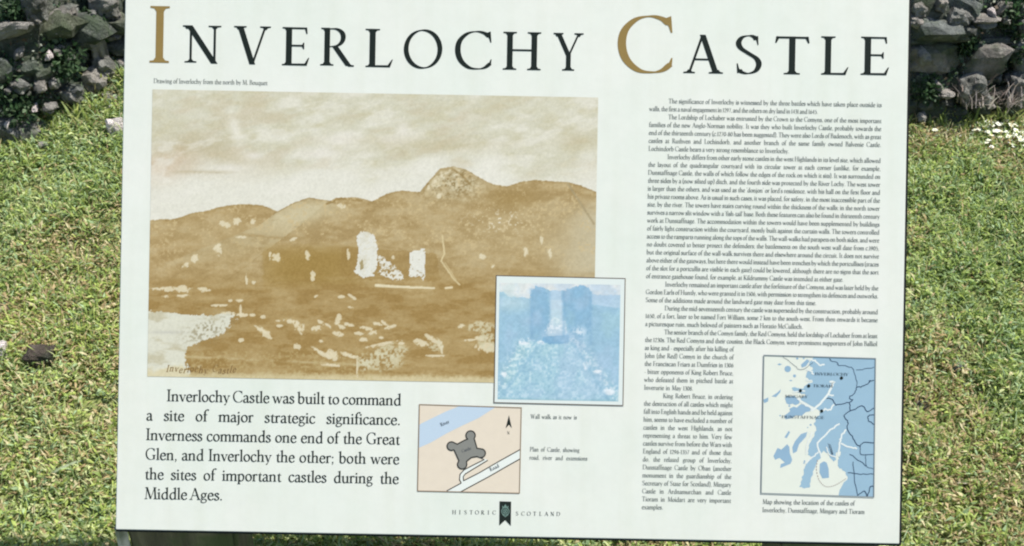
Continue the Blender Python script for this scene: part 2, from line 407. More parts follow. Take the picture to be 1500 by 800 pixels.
# ------------------------------------------------------------------ loose stones in the turf
def loose(px, py, ww, hh, ms, label, sink=0.25, rz=0.0, k=0, lean=0.0):
    g = G(px, py + hh*0.45); sc = (g-CAM).length/1500.0
    o = bpy.data.objects.new('stone', ms[k % len(ms)]); COL.objects.link(o)
    d = (ww*sc*1.08, ww*sc*0.9, hh*sc*1.25)
    o.location = (g.x, g.y, g.z + d[2]*(0.5-sink)); o.rotation_euler = (0.1, -lean, rz); o.scale = d
    tag(o, label, 'stone'); return o
loose(172, 188, 22, 26, white_ms, 'pinkish white stone touching the left edge of the sign panel', 0.1, 0.3, 0)
loose(2, 513, 22, 26, white_ms, 'white stone cut by the left edge of the photo, low in the turf', 0.2, 0.4, 1)
loose(62, 516, 40, 28, dark_ms, 'dark brown stone half sunk in the turf left of the sign', 0.35, 0.2, 2)
loose(8, 447, 26, 14, dark_ms, 'small dark stone at the left edge of the turf', 0.4, 0.1, 5)
loose(64, 212, 16, 10, pale_ms, 'low grey-brown stone in the turf below the wall foot, left side', 0.3, 0.4, 2)
loose(163, 142, 22, 12, pale_ms, 'flat pale stone on the grassy mound beside the sign, upper left', 0.3, 0.3, 3)
loose(162, 158, 10, 9, white_ms, 'small round cream stone on the grassy mound beside the sign', 0.2, 0.3, 2)
loose(1463, 622, 30, 14, dark_ms, 'flat dark grey stone in the turf right of the sign', 0.3, -0.2, 7)
loose(1402, 536, 14, 14, pale_ms, 'small grey stone in the turf near the right side of the map', 0.4, 0.5, 1)
loose(1350, 584, 30, 9, pale_ms, 'flat tan stone just right of the sign panel', 0.5, 0.1, 4)
loose(1470, 268, 26, 8, pale_ms, 'flat bluish grey stone in the turf below the white flowers', 0.5, 0.1, 0)

# ------------------------------------------------------------------ plants
def blades_mesh(name, base, n, L, Wd, spread, tint, seed, upright=0.6, segs=3):
    """a tuft of curved tapering blades, local coordinates"""
    r = np.random.default_rng(seed); V = []; F = []; C = []
    for i in range(n):
        a = r.uniform(0, 2*math.pi); l = L*r.uniform(0.5, 1.1); t = abs(r.normal(0, 1-upright))+0.08; bw = Wd*r.uniform(0.6, 1.2)
        p = np.array([r.normal(0, spread), r.normal(0, spread), -0.004]); sd = np.array([-math.sin(a), math.cos(a), 0])
        c = np.array(tint[r.integers(len(tint))])*r.uniform(0.7, 1.3); k0 = len(V)
        for s in range(segs+1):
            wv = bw*0.5*(1-(s/segs)**1.6)+0.0002
            V += [p-sd*wv, p+sd*wv]; C += [c, c]
            dv = np.array([math.sin(t)*math.cos(a), math.sin(t)*math.sin(a), math.cos(t)])
            p = p+dv*l/segs; t += r.uniform(0.05, 0.5)
        for s in range(segs): k = k0+2*s; F.append((k, k+1, k+3, k+2))
    return mesh_np(name, np.array(V), np.array(F), M_leaf, np.array(C))

def leafy_mesh(name, n, rad, ls, tint, seed, flat=0.5):
    """rounded leafy cushion: many small pointed leaves through its volume with stalks"""
    r = np.random.default_rng(seed); V = []; F = []; C = []
    for i in range(n):
        d = r.normal(0, 1, 3); d /= np.linalg.norm(d); d[2] = abs(d[2])
        p = d*rad*(r.random()**0.45)*np.array([1, 1, flat*1.6])
        a = r.uniform(0, 6.28); nd = np.array([math.cos(a), math.sin(a), r.uniform(-0.5, 0.7)]); nd /= np.linalg.norm(nd)
        nd = nd*0.6+d*0.5; nd /= np.linalg.norm(nd)
        s = np.cross(nd, r.normal(0, 1, 3)); s /= np.linalg.norm(s)
        l = ls*r.uniform(0.6, 1.3); c = np.array(tint[r.integers(len(tint))])*r.uniform(0.6, 1.4); k = len(V)
        V += [p, p+nd*l*0.35-s*l*0.28, p+nd*l*0.75-s*l*0.2, p+nd*l, p+nd*l*0.75+s*l*0.2, p+nd*l*0.35+s*l*0.28]; C += [c]*6
        F += [(k, k+1, k+2, k+3), (k, k+3, k+4, k+5)]
    return mesh_np(name, np.array(V), np.array(F), M_leaf, np.array(C))

DG = [(0.04, 0.085, 0.035), (0.06, 0.11, 0.05), (0.025, 0.055, 0.025), (0.10, 0.15, 0.08)]
LG = [(0.34, 0.40, 0.11), (0.45, 0.50, 0.17), (0.26, 0.34, 0.10)]
DRY = [(0.42, 0.38, 0.24), (0.34, 0.32, 0.16), (0.5, 0.46, 0.32)]
cush = [(138, 40, 0.055, 'dark leafy clump in the wall just left of the sign title'), (92, 92, 0.065, 'dark green leafy clump low in the wall, left part'),
        (26, 18, 0.045, 'small dark leafy clump high in the wall, far left'), (8, 110, 0.05, 'dark leafy clump at the wall foot by the left edge of the photo'),
        (28, 160, 0.06, 'low dark weeds at the left foot of the wall'), (1474, 22, 0.05, 'dark leafy clump high in the wall right of the sign'),
        (1490, 66, 0.06, 'dark green clump in the wall at the right edge of the photo'), (1352, 130, 0.05, 'dark mossy clump at the wall foot beside the right side of the sign'),
        (1412, 66, 0.035, 'small mossy clump in a joint in the middle of the right wall part')]
for i, (px, py, rad, lab) in enumerate(cush):
    p = on_wall(px, py, 0.05)
    o = add_obj('wall_plant', leafy_mesh('wall_plant', 420, rad, 0.016, DG, 60+i, 0.7)); o.location = p; o.rotation_euler = (0.9, 0, 0)
    tag(o, lab, 'plant', 'leafy clumps in the wall')
tufts = [(165, 105, 0.06, 60, LG, 'yellow green grass tuft beside the sign below the upright pale block'), (120, 160, 0.075, 60, LG, 'spiky light green grass tuft at the left wall foot'),
         (88, 178, 0.06, 40, LG, 'small light green tuft where the left bank meets the wall'), (1416, 172, 0.085, 60, LG, 'bright green broad tuft at the right wall foot'),
         (1378, 178, 0.07, 50, LG, 'low green tuft at the wall foot right of the sign'), (1478, 176, 0.08, 50, LG, 'green tuft at the wall foot near the right edge of the photo'),
         (150, 130, 0.06, 40, DRY, 'straw coloured dry tuft on the mound beside the sign'), (1370, 190, 0.05, 30, DRY, 'thin straw coloured tuft below the right wall foot'),
         (1436, 178, 0.06, 40, LG, 'green tuft just right of the bright broad tuft at the wall foot')]
for i, (px, py, L, n, tint, lab) in enumerate(tufts):
    p = G(px, py+6); o = add_obj('grass_tuft', blades_mesh('grass_tuft', None, n, L, 0.008, 0.035, tint, 90+i, 0.55)); o.location = p
    tag(o, lab, 'grass tuft', 'grass tufts along the wall foot')
fl = [(98, 48), (60, 60), (120, 60), (30, 70)]
for i, (px, py, L, lab) in enumerate([(82, 150, 0.10, 'pale arched grass stem in front of the wall, the tallest on the left'), (24, 212, 0.11, 'straight thin pale stem near the left edge of the photo'),
                                      (50, 205, 0.09, 'thin stem between the two pale stems at the left wall foot'), (64, 52, 0.06, 'short dry stem hanging on the wall, upper left')]):
    p = G(px, py) if i < 3 else on_wall(px, py)
    o = add_obj('tall_weed', blades_mesh('tall_weed', None, 2, L, 0.005, 0.004, DRY, 130+i, 0.95, 5)); o.location = p
    tag(o, lab, 'weed', 'single stems at the wall foot')
# dry heather-like twigs right
for i, (px, py, lab) in enumerate([(1421, 150, 'pale twiggy dry plant against the right wall foot'), (1480, 150, 'pale dry twigs at the wall foot near the right edge')]):
    p = on_wall(px, py, 0.1); o = add_obj('dry_plant', blades_mesh('dry_plant', None, 60, 0.09, 0.004, 0.02, [(0.36, 0.32, 0.30), (0.25, 0.2, 0.18), (0.45, 0.42, 0.38)], 140+i, 0.5)); o.location = p
    tag(o, lab, 'plant')
# long pale blade and a twig lying on the turf
def strip_on_ground(name, pts, wd, tint, lift, lab, cat):
    P = [G(*q) for q in pts]; V = []; F = []
    for i, p in enumerate(P):
        d = (P[min(i+1, len(P)-1)]-P[max(i-1, 0)]).normalized(); s = d.cross(Vector((0, 0, 1))).normalized()
        f = 1-abs(2*i/(len(P)-1)-1)**3*0.85; h = lift*(1-(2*i/(len(P)-1)-1)**2)+0.016
        c = p+Vector((0, 0, h)); a = s*wd*0.5*f; u = Vector((0, 0, wd*0.22*f))
        V += [c-a, c+u, c+a, c-u]
    for i in range(len(P)-1):
        for k in range(4): F.append((4*i+k, 4*i+(k+1) % 4, 4*i+4+(k+1) % 4, 4*i+4+k))
    o = add_obj(name, mesh_np(name, np.array(V), np.array(F), M_leaf, np.tile(np.array(tint), (len(V), 1)))); tag(o, lab, cat); return o
strip_on_ground('fallen_straw', [(50, 722), (72, 712), (92, 701), (114, 690), (138, 680)], 0.009, (0.34, 0.40, 0.26), 0.012, 'long flat pale green blade lying on the turf, lower left', 'straw')
strip_on_ground('twig', [(86, 481), (96, 478), (108, 477), (122, 473)], 0.006, (0.55, 0.47, 0.36), 0.004, 'short pale twig lying on the turf left of the drawing', 'twig')
strip_on_ground('twig', [(1326, 436), (1334, 441), (1344, 448)], 0.005, (0.6, 0.55, 0.4), 0.004, 'thin straw just right of the sign panel edge', 'twig')
strip_on_ground('twig', [(1392, 716), (1402, 718), (1420, 717)], 0.006, (0.45, 0.42, 0.36), 0.004, 'short grey twig in the turf, lower right', 'twig')

# daisies
M_petal = ink('petal', (0.78, 0.80, 0.70, 1), 0.6, 0.08, 60); M_eye = ink('flower_eye', (0.62, 0.45, 0.06, 1), 0.7); M_stalk = ink('stalk', (0.12, 0.2, 0.05, 1), 0.7)
def disc_flower(seed):
    r = random.Random(seed); bm = bmesh.new(); n = 11
    for i in range(n):
        a = 2*math.pi*i/n+r.uniform(-.1, .1); l = r.uniform(0.008, 0.011); hw = 0.0021
        d = Vector((math.cos(a), math.sin(a), 0)); s = Vector((-d.y, d.x, 0)); up = Vector((0, 0, r.uniform(0.0, 0.003)))
        vs = [bm.verts.new(v) for v in (d*0.001, d*l*0.5+s*hw+up, d*l+s*hw*0.5+up, d*l-s*hw*0.5+up, d*l*0.5-s*hw+up)]
        bm.faces.new(vs)
    me = bpy.data.meshes.new('petals'); bm.to_mesh(me); bm.free(); me.materials.append(M_petal); return me
pet = [disc_flower(i) for i in range(3)]
bm = bmesh.new(); bmesh.ops.create_icosphere(bm, subdivisions=1, radius=0.0028)
for v in bm.verts: v.co.z = v.co.z*0.6+0.001
eye_me = bpy.data.meshes.new('flower_eye'); bm.to_mesh(eye_me); bm.free(); eye_me.materials.append(M_eye)
bm = bmesh.new(); bmesh.ops.create_cone(bm, segments=5, radius1=0.0009, radius2=0.0007, depth=0.03, cap_ends=False)
for v in bm.verts: v.co.z -= 0.015
stk_me = bpy.data.meshes.new('stalk'); bm.to_mesh(stk_me); bm.free(); stk_me.materials.append(M_stalk)
fr = random.Random(11)
spots = [(fr.gauss(1474, 38), fr.gauss(206, 10)) for _ in range(96)]
spots = [(x, max(188, min(226, y+(1500-x)*-0.02))) for x, y in spots if x > 1425]
spots += [(1435, 199), (1430, 204), (1448, 192), (1407, 214), (1445, 221), (1388, 200), (1463, 167), (1425, 211), (1366, 205), (1498, 216), (1446, 219)]
for i, (px, py) in enumerate(spots):
    p = G(px, py); root = bpy.data.objects.new('daisy', None); COL.objects.link(root)
    root.location = p; root.scale = (fr.uniform(0.6, 0.9),)*3
    root.rotation_euler = (fr.uniform(-0.1, 0.7), fr.uniform(-0.4, 0.4), fr.uniform(0, 6))
    dense = px > 1425
    tag(root, 'small white daisy among many in the white patch near the right wall foot' if dense else 'single small white daisy in the turf between the sign and the white patch', 'flower',
        'daisies of the dense white patch' if dense else 'scattered daisies left of the patch')
    for nm, me in (('petals', pet[i % 3]), ('flower_eye', eye_me), ('stalk', stk_me)):
        c = bpy.data.objects.new(nm, me); COL.objects.link(c); c.parent = root; c.location = (0, 0, 0.036)

# ================================================================== THE SIGN
UX = Vector((1, 0, 0)); VX = Vector((0, math.sin(PITCH), math.cos(PITCH))); NX = -FWD
PO = CAM + FWD*DIST
cr_, sr_ = math.cos(ROLL), math.sin(ROLL)
def P2(px, py):
    """panel-plane coordinates (metres) of a photograph pixel"""
    dx = px-750; dy = py-400
    return ((dx*cr_+dy*sr_)*KPX, -(-dx*sr_+dy*cr_)*KPX)
def inv2(u, v):
    a = u/KPX; b = -v/KPX
    return 750+a*cr_-b*sr_, 400+a*sr_+b*cr_
PU, PV = P2(751, 398)
sign = bpy.data.objects.new('information_sign', None); COL.objects.link(sign)
sign.location = (0, PO.y+0.10, gz(0, PO.y+0.10))
tag(sign, 'white interpretation board of a ruined castle on short wooden posts', 'sign')
PM = Matrix.Translation(-sign.location) @ Matrix(((UX.x, VX.x, NX.x, PO.x), (UX.y, VX.y, NX.y, PO.y), (UX.z, VX.z, NX.z, PO.z), (0, 0, 0, 1)))

def part(name, me, parent=None, z=0.0):
    if parent is None: return add_obj(name, me, sign, PM @ Matrix.Translation((0, 0, z)))
    return add_obj(name, me, parent, Matrix.Translation((0, 0, z)))

def board_material():
    m, t, p = new_mat('board_white'); L = t.links.new
    tc = t.nodes.new('ShaderNodeTexCoord')
    n = t.nodes.new('ShaderNodeTexNoise'); n.inputs['Scale'].default_value = 3.2; n.inputs['Detail'].default_value = 6; n.inputs['Roughness'].default_value = 0.6
    L(tc.outputs['Object'], n.inputs['Vector'])
    r = t.nodes.new('ShaderNodeValToRGB'); r.color_ramp.elements[0].position = 0.35; r.color_ramp.elements[0].color = (0.57, 0.603, 0.545, 1)
    r.color_ramp.elements[1].position = 0.65; r.color_ramp.elements[1].color = (0.617, 0.622, 0.573, 1)
    L(n.outputs['Fac'], r.inputs['Fac'])
    n2 = t.nodes.new('ShaderNodeTexNoise'); n2.inputs['Scale'].default_value = 24; n2.inputs['Detail'].default_value = 8; n2.inputs['Roughness'].default_value = 0.75
    L(tc.outputs['Object'], n2.inputs['Vector'])
    r2 = t.nodes.new('ShaderNodeValToRGB'); r2.color_ramp.elements[0].position = 0.3; r2.color_ramp.elements[0].color = (0.955, 0.955, 0.95, 1)
    r2.color_ramp.elements[1].position = 0.6; r2.color_ramp.elements[1].color = (1, 1, 1, 1)
    L(n2.outputs['Fac'], r2.inputs['Fac'])
    mx = t.nodes.new('ShaderNodeMix'); mx.data_type = 'RGBA'; mx.blend_type = 'MULTIPLY'; mx.inputs['Factor'].default_value = 1
    L(r.outputs[0], mx.inputs['A']); L(r2.outputs[0], mx.inputs['B'])
    mp = t.nodes.new('ShaderNodeMapping'); mp.inputs['Scale'].default_value = (30, 1.6, 1); L(tc.outputs['Object'], mp.inputs['Vector'])
    n3 = t.nodes.new('ShaderNodeTexNoise'); n3.inputs['Scale'].default_value = 1.4; n3.inputs['Detail'].default_value = 7; L(mp.outputs[0], n3.inputs['Vector'])
    r3 = t.nodes.new('ShaderNodeValToRGB'); r3.color_ramp.elements[0].position = 0.28; r3.color_ramp.elements[0].color = (0.97, 0.972, 0.955, 1)
    r3.color_ramp.elements[1].position = 0.55; r3.color_ramp.elements[1].color = (1, 1, 1, 1); L(n3.outputs['Fac'], r3.inputs['Fac'])
    my = t.nodes.new('ShaderNodeMix'); my.data_type = 'RGBA'; my.blend_type = 'MULTIPLY'; my.inputs['Factor'].default_value = 1
    L(mx.outputs['Result'], my.inputs['A']); L(r3.outputs[0], my.inputs['B']); L(my.outputs['Result'], p.inputs['Base Color'])
    p.inputs['Roughness'].default_value = 0.5; p.inputs['Specular IOR Level'].default_value = 0.3
    b = t.nodes.new('ShaderNodeBump'); b.inputs['Strength'].default_value = 0.05; b.inputs['Distance'].default_value = 0.002
    L(n2.outputs['Fac'], b.inputs['Height']); L(b.outputs[0], p.inputs['Normal'])
    return m
M_board = board_material()
M_black = ink('black_edge', (0.012, 0.013, 0.012, 1), 0.4, 0.2)
M_ink = ink('black_ink', (0.010, 0.015, 0.012, 1), 0.4, 0.3)
M_text = ink('text_ink', (0.10, 0.115, 0.105, 1), 0.5, 0.3)
M_gold = ink('ochre_ink', alb(150, 126, 74), 0.45, 0.08, 60)

def box_me(name, x0, x1, y0, y1, z0, z1, mat, bev=0.0):
    bm = bmesh.new(); bmesh.ops.create_cube(bm, size=1)
    for v in bm.verts: v.co = Vector(((x0+x1)/2+v.co.x*(x1-x0), (y0+y1)/2+v.co.y*(y1-y0), (z0+z1)/2+v.co.z*(z1-z0)))
    if bev: bmesh.ops.bevel(bm, geom=bm.edges[:], offset=bev, segments=2, affect='EDGES')
    me = bpy.data.meshes.new(name); bm.to_mesh(me); bm.free(); me.materials.append(mat); return me
bl = P2(169, 776); br = P2(1317.5, 797)
X0, X1, Y0 = bl[0], br[0], (bl[1]+br[1])/2
Y1 = Y0 + 0.845
part('face_board', box_me('face_board', X0, X1, Y0, Y1, -0.006, 0.0, M_board, 0.0012))
part('backing_tray', box_me('backing_tray', X0-0.0006, X1+0.0042, Y0-0.0036, Y1+0.004, -0.028, -0.0025, M_black, 0.001))

# posts
def wood_mat(name, c1, c2):
    m, t, p = new_mat(name); L = t.links.new
    tc = t.nodes.new('ShaderNodeTexCoord'); mp = t.nodes.new('ShaderNodeMapping'); mp.inputs['Scale'].default_value = (26, 26, 2.5)
    L(tc.outputs['Object'], mp.inputs['Vector'])
    n = t.nodes.new('ShaderNodeTexNoise'); n.inputs['Scale'].default_value = 1.6; n.inputs['Detail'].default_value = 8; L(mp.outputs[0], n.inputs['Vector'])
    r = t.nodes.new('ShaderNodeValToRGB'); r.color_ramp.elements[0].position = 0.35; r.color_ramp.elements[0].color = c1+(1,)
    r.color_ramp.elements[1].position = 0.68; r.color_ramp.elements[1].color = c2+(1,)
    L(n.outputs['Fac'], r.inputs['Fac'])
    n2 = t.nodes.new('ShaderNodeTexNoise'); n2.inputs['Scale'].default_value = 14; n2.inputs['Detail'].default_value = 5; L(tc.outputs['Object'], n2.inputs['Vector'])
    r2 = t.nodes.new('ShaderNodeValToRGB'); r2.color_ramp.elements[0].position = 0.48; r2.color_ramp.elements[0].color = (0, 0, 0, 1); r2.color_ramp.elements[1].position = 0.62
    L(n2.outputs['Fac'], r2.inputs['Fac'])
    mx = t.nodes.new('ShaderNodeMix'); mx.data_type = 'RGBA'; mx.inputs['B'].default_value = (0.06, 0.09, 0.03, 1)
    mm = t.nodes.new('ShaderNodeMath'); mm.operation = 'MULTIPLY'; mm.inputs[1].default_value = 0.75
    L(r2.outputs[0], mm.inputs[0]); L(mm.outputs[0], mx.inputs['Factor']); L(r.outputs[0], mx.inputs['A']); L(mx.outputs['Result'], p.inputs['Base Color'])
    b = t.nodes.new('ShaderNodeBump'); b.inputs['Distance'].default_value = 0.004; L(n.outputs['Fac'], b.inputs['Height']); L(b.outputs[0], p.inputs['Normal'])
    p.inputs['Roughness'].default_value = 0.85; return m
M_wood = wood_mat('weathered_wood', (0.05, 0.045, 0.03), (0.17, 0.15, 0.10))
def world_at_depth(px, py, dist): return CAM + ray(px, py)*dist
YP = 1.181
def post(xl, xr, name='post', mat=None, yb=YP, dy=0.085, bev=0.006, top=None, turn=0):
    g = gz((xl+xr)/2, yb)
    me = box_me(name, xl, xr, yb, yb+dy, g-0.15-sign.location.z, PO.z-0.2-sign.location.z, mat or M_wood, bev)
    for v in me.vertices:
        tz = top if top is not None else (v.co.y-PO.y)*math.cos(PITCH)/math.sin(PITCH)+PO.z-0.062-sign.location.z
        if turn:
            cx = (xl+xr)/2; cy = yb+dy/2; a = v.co.x-cx; b_ = v.co.y-cy; v.co.x = cx+a*math.cos(turn)-b_*math.sin(turn); v.co.y = cy+a*math.sin(turn)+b_*math.cos(turn)
        v.co.y -= sign.location.y
        if v.co.z > 0.2: v.co.z = tz
    return add_obj(name, me, sign)
# the posts' front faces stand just behind the lower edge of the board
def at_y(px, py, yy):
    d = ray(px, py); return CAM.x + d.x*(yy-CAM.y)/d.y
pl = at_y(188, 790, YP); pr = at_y(346, 790, YP)
post(pl, pr); post(-pr, -pl-0.012)
M_lit_edge = wood_mat('pale_wood', (0.5, 0.45, 0.42), (0.8, 0.76, 0.72))  # strip added beside the post; its pale colour stands for sun on the edge
b = post(at_y(172.5, 790, YP), pl-0.0015, 'batten', M_lit_edge, YP-0.006, 0.014, 0.002, 0.3955-sign.location.z, R(-38)); b['label'] = 'pale weathered wooden batten on the post edge'

# ------------------------------------------------------------------ lettering: an old-style serif drawn with a broad nib
ST, TH = 0.125, 0.048
def catmull(pts, n):
    P = [np.array(p, float) for p in pts]; P = [2*P[0]-P[1]]+P+[2*P[-1]-P[-2]]; out = []
    for i in range(1, len(P)-2):
        for s in range(n):
            t = s/n; out.append(0.5*((2*P[i])+(-P[i-1]+P[i+1])*t+(2*P[i-1]-5*P[i]+4*P[i+1]-P[i+2])*t*t+(-P[i-1]+3*P[i]-3*P[i+1]+P[i+2])*t**3))
    out.append(P[-2]); return out
def nib(pts, n=4, thick=None, thin=None, ang=20, scale=1.0, loop=False):
    thick = (thick or ST)*scale; thin = (thin or TH)*scale
    C = catmull(pts, n); V = []; m = len(C)
    for i, c in enumerate(C):
        a = C[max(i-1, 0)]; b = C[min(i+1, m-1)]
        if loop and (i == 0 or i == m-1): a = C[-2]; b = C[1]
        d = b-a; l = math.hypot(*d) or 1; d = d/l; w = thin+(thick-thin)*abs(math.sin(math.atan2(d[1], d[0])-math.radians(ang)))
        nrm = np.array([-d[1], d[0]])*w/2; V += [tuple(c-nrm), tuple(c+nrm)]
    return [(V, [(2*i, 2*i+2, 2*i+3, 2*i+1) for i in range(m-1)])]
def poly(*pts): return [(list(pts), [tuple(range(len(pts)))])]
def stem(x, y0, y1, w=None):
    w = (w or ST)/2; return poly((x-w, y0), (x+w, y0), (x+w, y1), (x-w, y1))
def hbar(x0, x1, y, w=None):
    w = (w or TH)/2; return poly((x0, y-w), (x1, y-w), (x1, y+w), (x0, y+w))
def diag(x0, y0, x1, y1, w):
    l = math.hypot(x1-x0, y1-y0); hw = w/2*l/abs(y1-y0); return poly((x0-hw, y0), (x0+hw, y0), (x1+hw, y1), (x1-hw, y1))
def serif(x, y, up, hw=0.14, w=None, t=0.032, left=1, right=1):
    """bracketed slab at height y; up=+1 for a foot, -1 for a head"""
    w = (w or ST)/2; s = up; out = []
    L = hw if left else w; Rr = hw if right else w
    pts = [(x-L, y), (x-L, y+s*t), (x-w-(L-w)*0.35, y+s*t*1.35), (x-w, y+s*t*3.0), (x+w, y+s*t*3.0), (x+w+(Rr-w)*0.35, y+s*t*1.35), (x+Rr, y+s*t), (x+Rr, y)]
    q = [(0, 7, 6, 1), (1, 6, 5, 2), (2, 5, 4, 3)]
    return [(pts, q)]
def flag(x, y, w=None):
    w = (w or ST)/2; return poly((x+w, y-0.12), (x+w, y+0.035), (x-w-0.085, y-0.045), (x-w-0.08, y-0.075), (x-w, y-0.07))
def dot(x, y, r=0.07, n=10): return poly(*[(x+r*math.cos(2*math.pi*i/n), y+r*math.sin(2*math.pi*i/n)) for i in range(n)])
X = 0.60
def bowlR(x, y0=0.0, h=X, rx=0.36):
    return nib([(x, h*0.74), (x+rx*0.32, h*0.95), (x+rx*0.62, h*0.975), (x+rx*0.95, h*0.78), (x+rx*1.02, h*0.5), (x+rx*0.9, h*0.2), (x+rx*0.58, 0.01), (x+rx*0.25, 0.02), (x, h*0.16)])
def bowlL(x, h=X, rx=0.36):
    return nib([(x, h*0.82), (x-rx*0.3, h*0.97), (x-rx*0.62, h*0.93), (x-rx*0.95, h*0.7), (x-rx*1.04, h*0.42), (x-rx*0.88, h*0.12), (x-rx*0.55, 0.005), (x-rx*0.25, 0.05), (x, h*0.24)])
def arch(x0, x1): return nib([(x0, 0.42), (x0+(x1-x0)*0.35, 0.555), (x0+(x1-x0)*0.72, 0.575), (x1-0.005, 0.5), (x1, 0.38)])
def ring(cx, cy, rx, ry, thick=None, thin=None, n=14, ang=18):
    return nib([(cx+rx*math.cos(a), cy+ry*math.sin(a)) for a in np.linspace(0.4, 0.4+2*math.pi, n+1)], 2, thick, thin, ang, loop=True)
def flg(x, foot=True, h=0.58): return stem(x, 0 if foot else 0.0, h-0.02)+flag(x, h)+(serif(x, 0, 1, 0.13) if foot else [])
G_ = {}
def g(ch, wd, *parts):
    out = []
    for p in parts: out += p
    G_[ch] = (wd, out)
def build_font():
    S_ = ST
    g('a', .50, nib([(.08, .47), (.13, .56), (.22, .595), (.32, .56), (.355, .46), (.36, .36)], 3), stem(.36, .08, .40), nib([(.36, .12), (.385, .03), (.43, .015), (.48, .05)], 2),
      nib([(.36, .36), (.2, .31), (.09, .22), (.08, .10), (.16, .015), (.27, .04), (.36, .13)], 3))
    g('b', .60, stem(.13, .06, .97), flag(.13, 1.0), bowlR(.13))
    g('c', .49, nib([(.43, .47), (.37, .565), (.27, .595), (.14, .52), (.075, .31), (.12, .10), (.25, .005), (.36, .03), (.45, .13)]))
    g('d', .61, stem(.47, .0, .97), flag(.47, 1.0), serif(.47, 0, 1, .12, left=0), bowlL(.47))
    g('e', .51, hbar(.10, .42, .34), nib([(.425, .335), (.41, .50), (.28, .595), (.15, .53), (.075, .31), (.12, .10), (.26, .005), (.38, .04), (.46, .14)]))
    g('f', .36, nib([(.44, .93), (.37, .995), (.25, .96), (.17, .80)]), stem(.165, 0, .85), serif(.165, 0, 1, .13), hbar(.03, .34, .57))
    g('g', .51, ring(.23, .40, .145, .18, .11, .05, 10), nib([(.15, .24), (.08, .17), (.13, .09), (.34, .06), (.45, -.04), (.37, -.19), (.19, -.24), (.05, -.16), (.08, -.04), (.18, .04)], 3, .09), nib([(.35, .50), (.42, .575), (.49, .56)], 2))
    g('h', .62, stem(.13, 0, .97), flag(.13, 1.0), serif(.13, 0, 1, .13), arch(.13, .46), stem(.46, 0, .42), serif(.46, 0, 1, .13))
    g('i', .28, flg(.14), dot(.13, .80, .072))
    g('j', .28, stem(.14, -.12, .56), flag(.14, .58), nib([(.14, -.08), (.10, -.20), (-.02, -.25)], 3), dot(.13, .80, .072))
    g('k', .58, stem(.13, 0, .97), flag(.13, 1.0), serif(.13, 0, 1, .13), diag(.16, .27, .42, .56, .055), serif(.42, .58, -1, .12, .06), diag(.26, .36, .50, .0, .12), serif(.51, 0, 1, .12, .10))
    g('l', .28, stem(.14, 0, .97), flag(.14, 1.0), serif(.14, 0, 1, .13))
    g('m', .90, flg(.13), arch(.13, .45), stem(.45, 0, .42), serif(.45, 0, 1, .12), arch(.45, .77), stem(.77, 0, .42), serif(.77, 0, 1, .12))
    g('n', .62, flg(.13), arch(.13, .46), stem(.46, 0, .42), serif(.46, 0, 1, .13))
    g('o', .56, ring(.28, .30, .205, .285))
    g('p', .60, stem(.13, -.26, .56), flag(.13, .58), serif(.13, -.27, 1, .13), bowlR(.13))
    g('q', .60, stem(.47, -.26, .58), serif(.47, -.27, 1, .13), bowlL(.47))
    g('r', .42, flg(.13), nib([(.13, .40), (.21, .54), (.30, .585), (.38, .55)], 3), dot(.36, .535, .05))
    g('s', .42, nib([(.34, .46), (.29, .56), (.20, .595), (.10, .54), (.10, .43), (.21, .33), (.32, .24), (.35, .13), (.27, .025), (.16, .005), (.08, .05), (.055, .15)], 3))
    g('t', .36, stem(.165, .10, .60), poly((.10, .57), (.225, .57), (.225, .76)), nib([(.165, .14), (.20, .03), (.27, .01), (.35, .06)], 3), hbar(.04, .34, .57))
    g('u', .61, stem(.13, .16, .56), flag(.13, .58), nib([(.13, .20), (.17, .055), (.27, .01), (.38, .06), (.46, .16)], 3), stem(.47, 0, .56), flag(.47, .58), serif(.47, 0, 1, .12, left=0))
    g('v', .52, diag(.28, 0, .09, .57, .12), diag(.28, 0, .45, .57, .05), serif(.09, .58, -1, .12, .10), serif(.45, .58, -1, .10, .05))
    g('w', .80, diag(.25, 0, .09, .57, .11), diag(.25, 0, .40, .55, .05), diag(.54, 0, .39, .57, .11), diag(.54, 0, .71, .57, .05), serif(.09, .58, -1, .12, .10), serif(.71, .58, -1, .10, .05))
    g('x', .54, diag(.42, 0, .11, .58, .12), diag(.09, 0, .42, .58, .05), serif(.11, .58, -1, .11, .10), serif(.42, .58, -1, .10, .05), serif(.09, 0, 1, .10, .05), serif(.42, 0, 1, .11, .10))
    g('y', .52, diag(.28, 0, .09, .57, .12), diag(.20, -.20, .45, .57, .05), dot(.15, -.20, .055), serif(.09, .58, -1, .12, .10), serif(.45, .58, -1, .10, .05))
    g('z', .48, diag(.08, 0.03, .38, .55, .10), hbar(.07, .42, .56), hbar(.05, .44, .025), poly((.07, .44), (.10, .56), (.07, .56)), poly((.44, .15), (.44, .03), (.41, .03)))
    # capitals
    cap_nib = nib
    def nb(pts, n=5, thick=None, thin=None, ang=7, loop=False): return cap_nib(pts, n, thick or 0.112, thin or 0.026, ang, 1.0, loop)
    def cring(cx, cy, rx, ry): return nb([(cx+rx*math.cos(a), cy+ry*math.sin(a)) for a in np.linspace(0.4, 0.4+2*math.pi, 21)], 2, ang=12, loop=True)
    sf = lambda x, hw=.15: serif(x, 0, 1, hw)+serif(x, 1, -1, hw)
    g('A', .82, diag(.10, 0, .39, 1, .055), diag(.70, 0, .39, 1.0, .125), hbar(.21, .58, .36), serif(.10, 0, 1, .13, .05), serif(.70, 0, 1, .16))
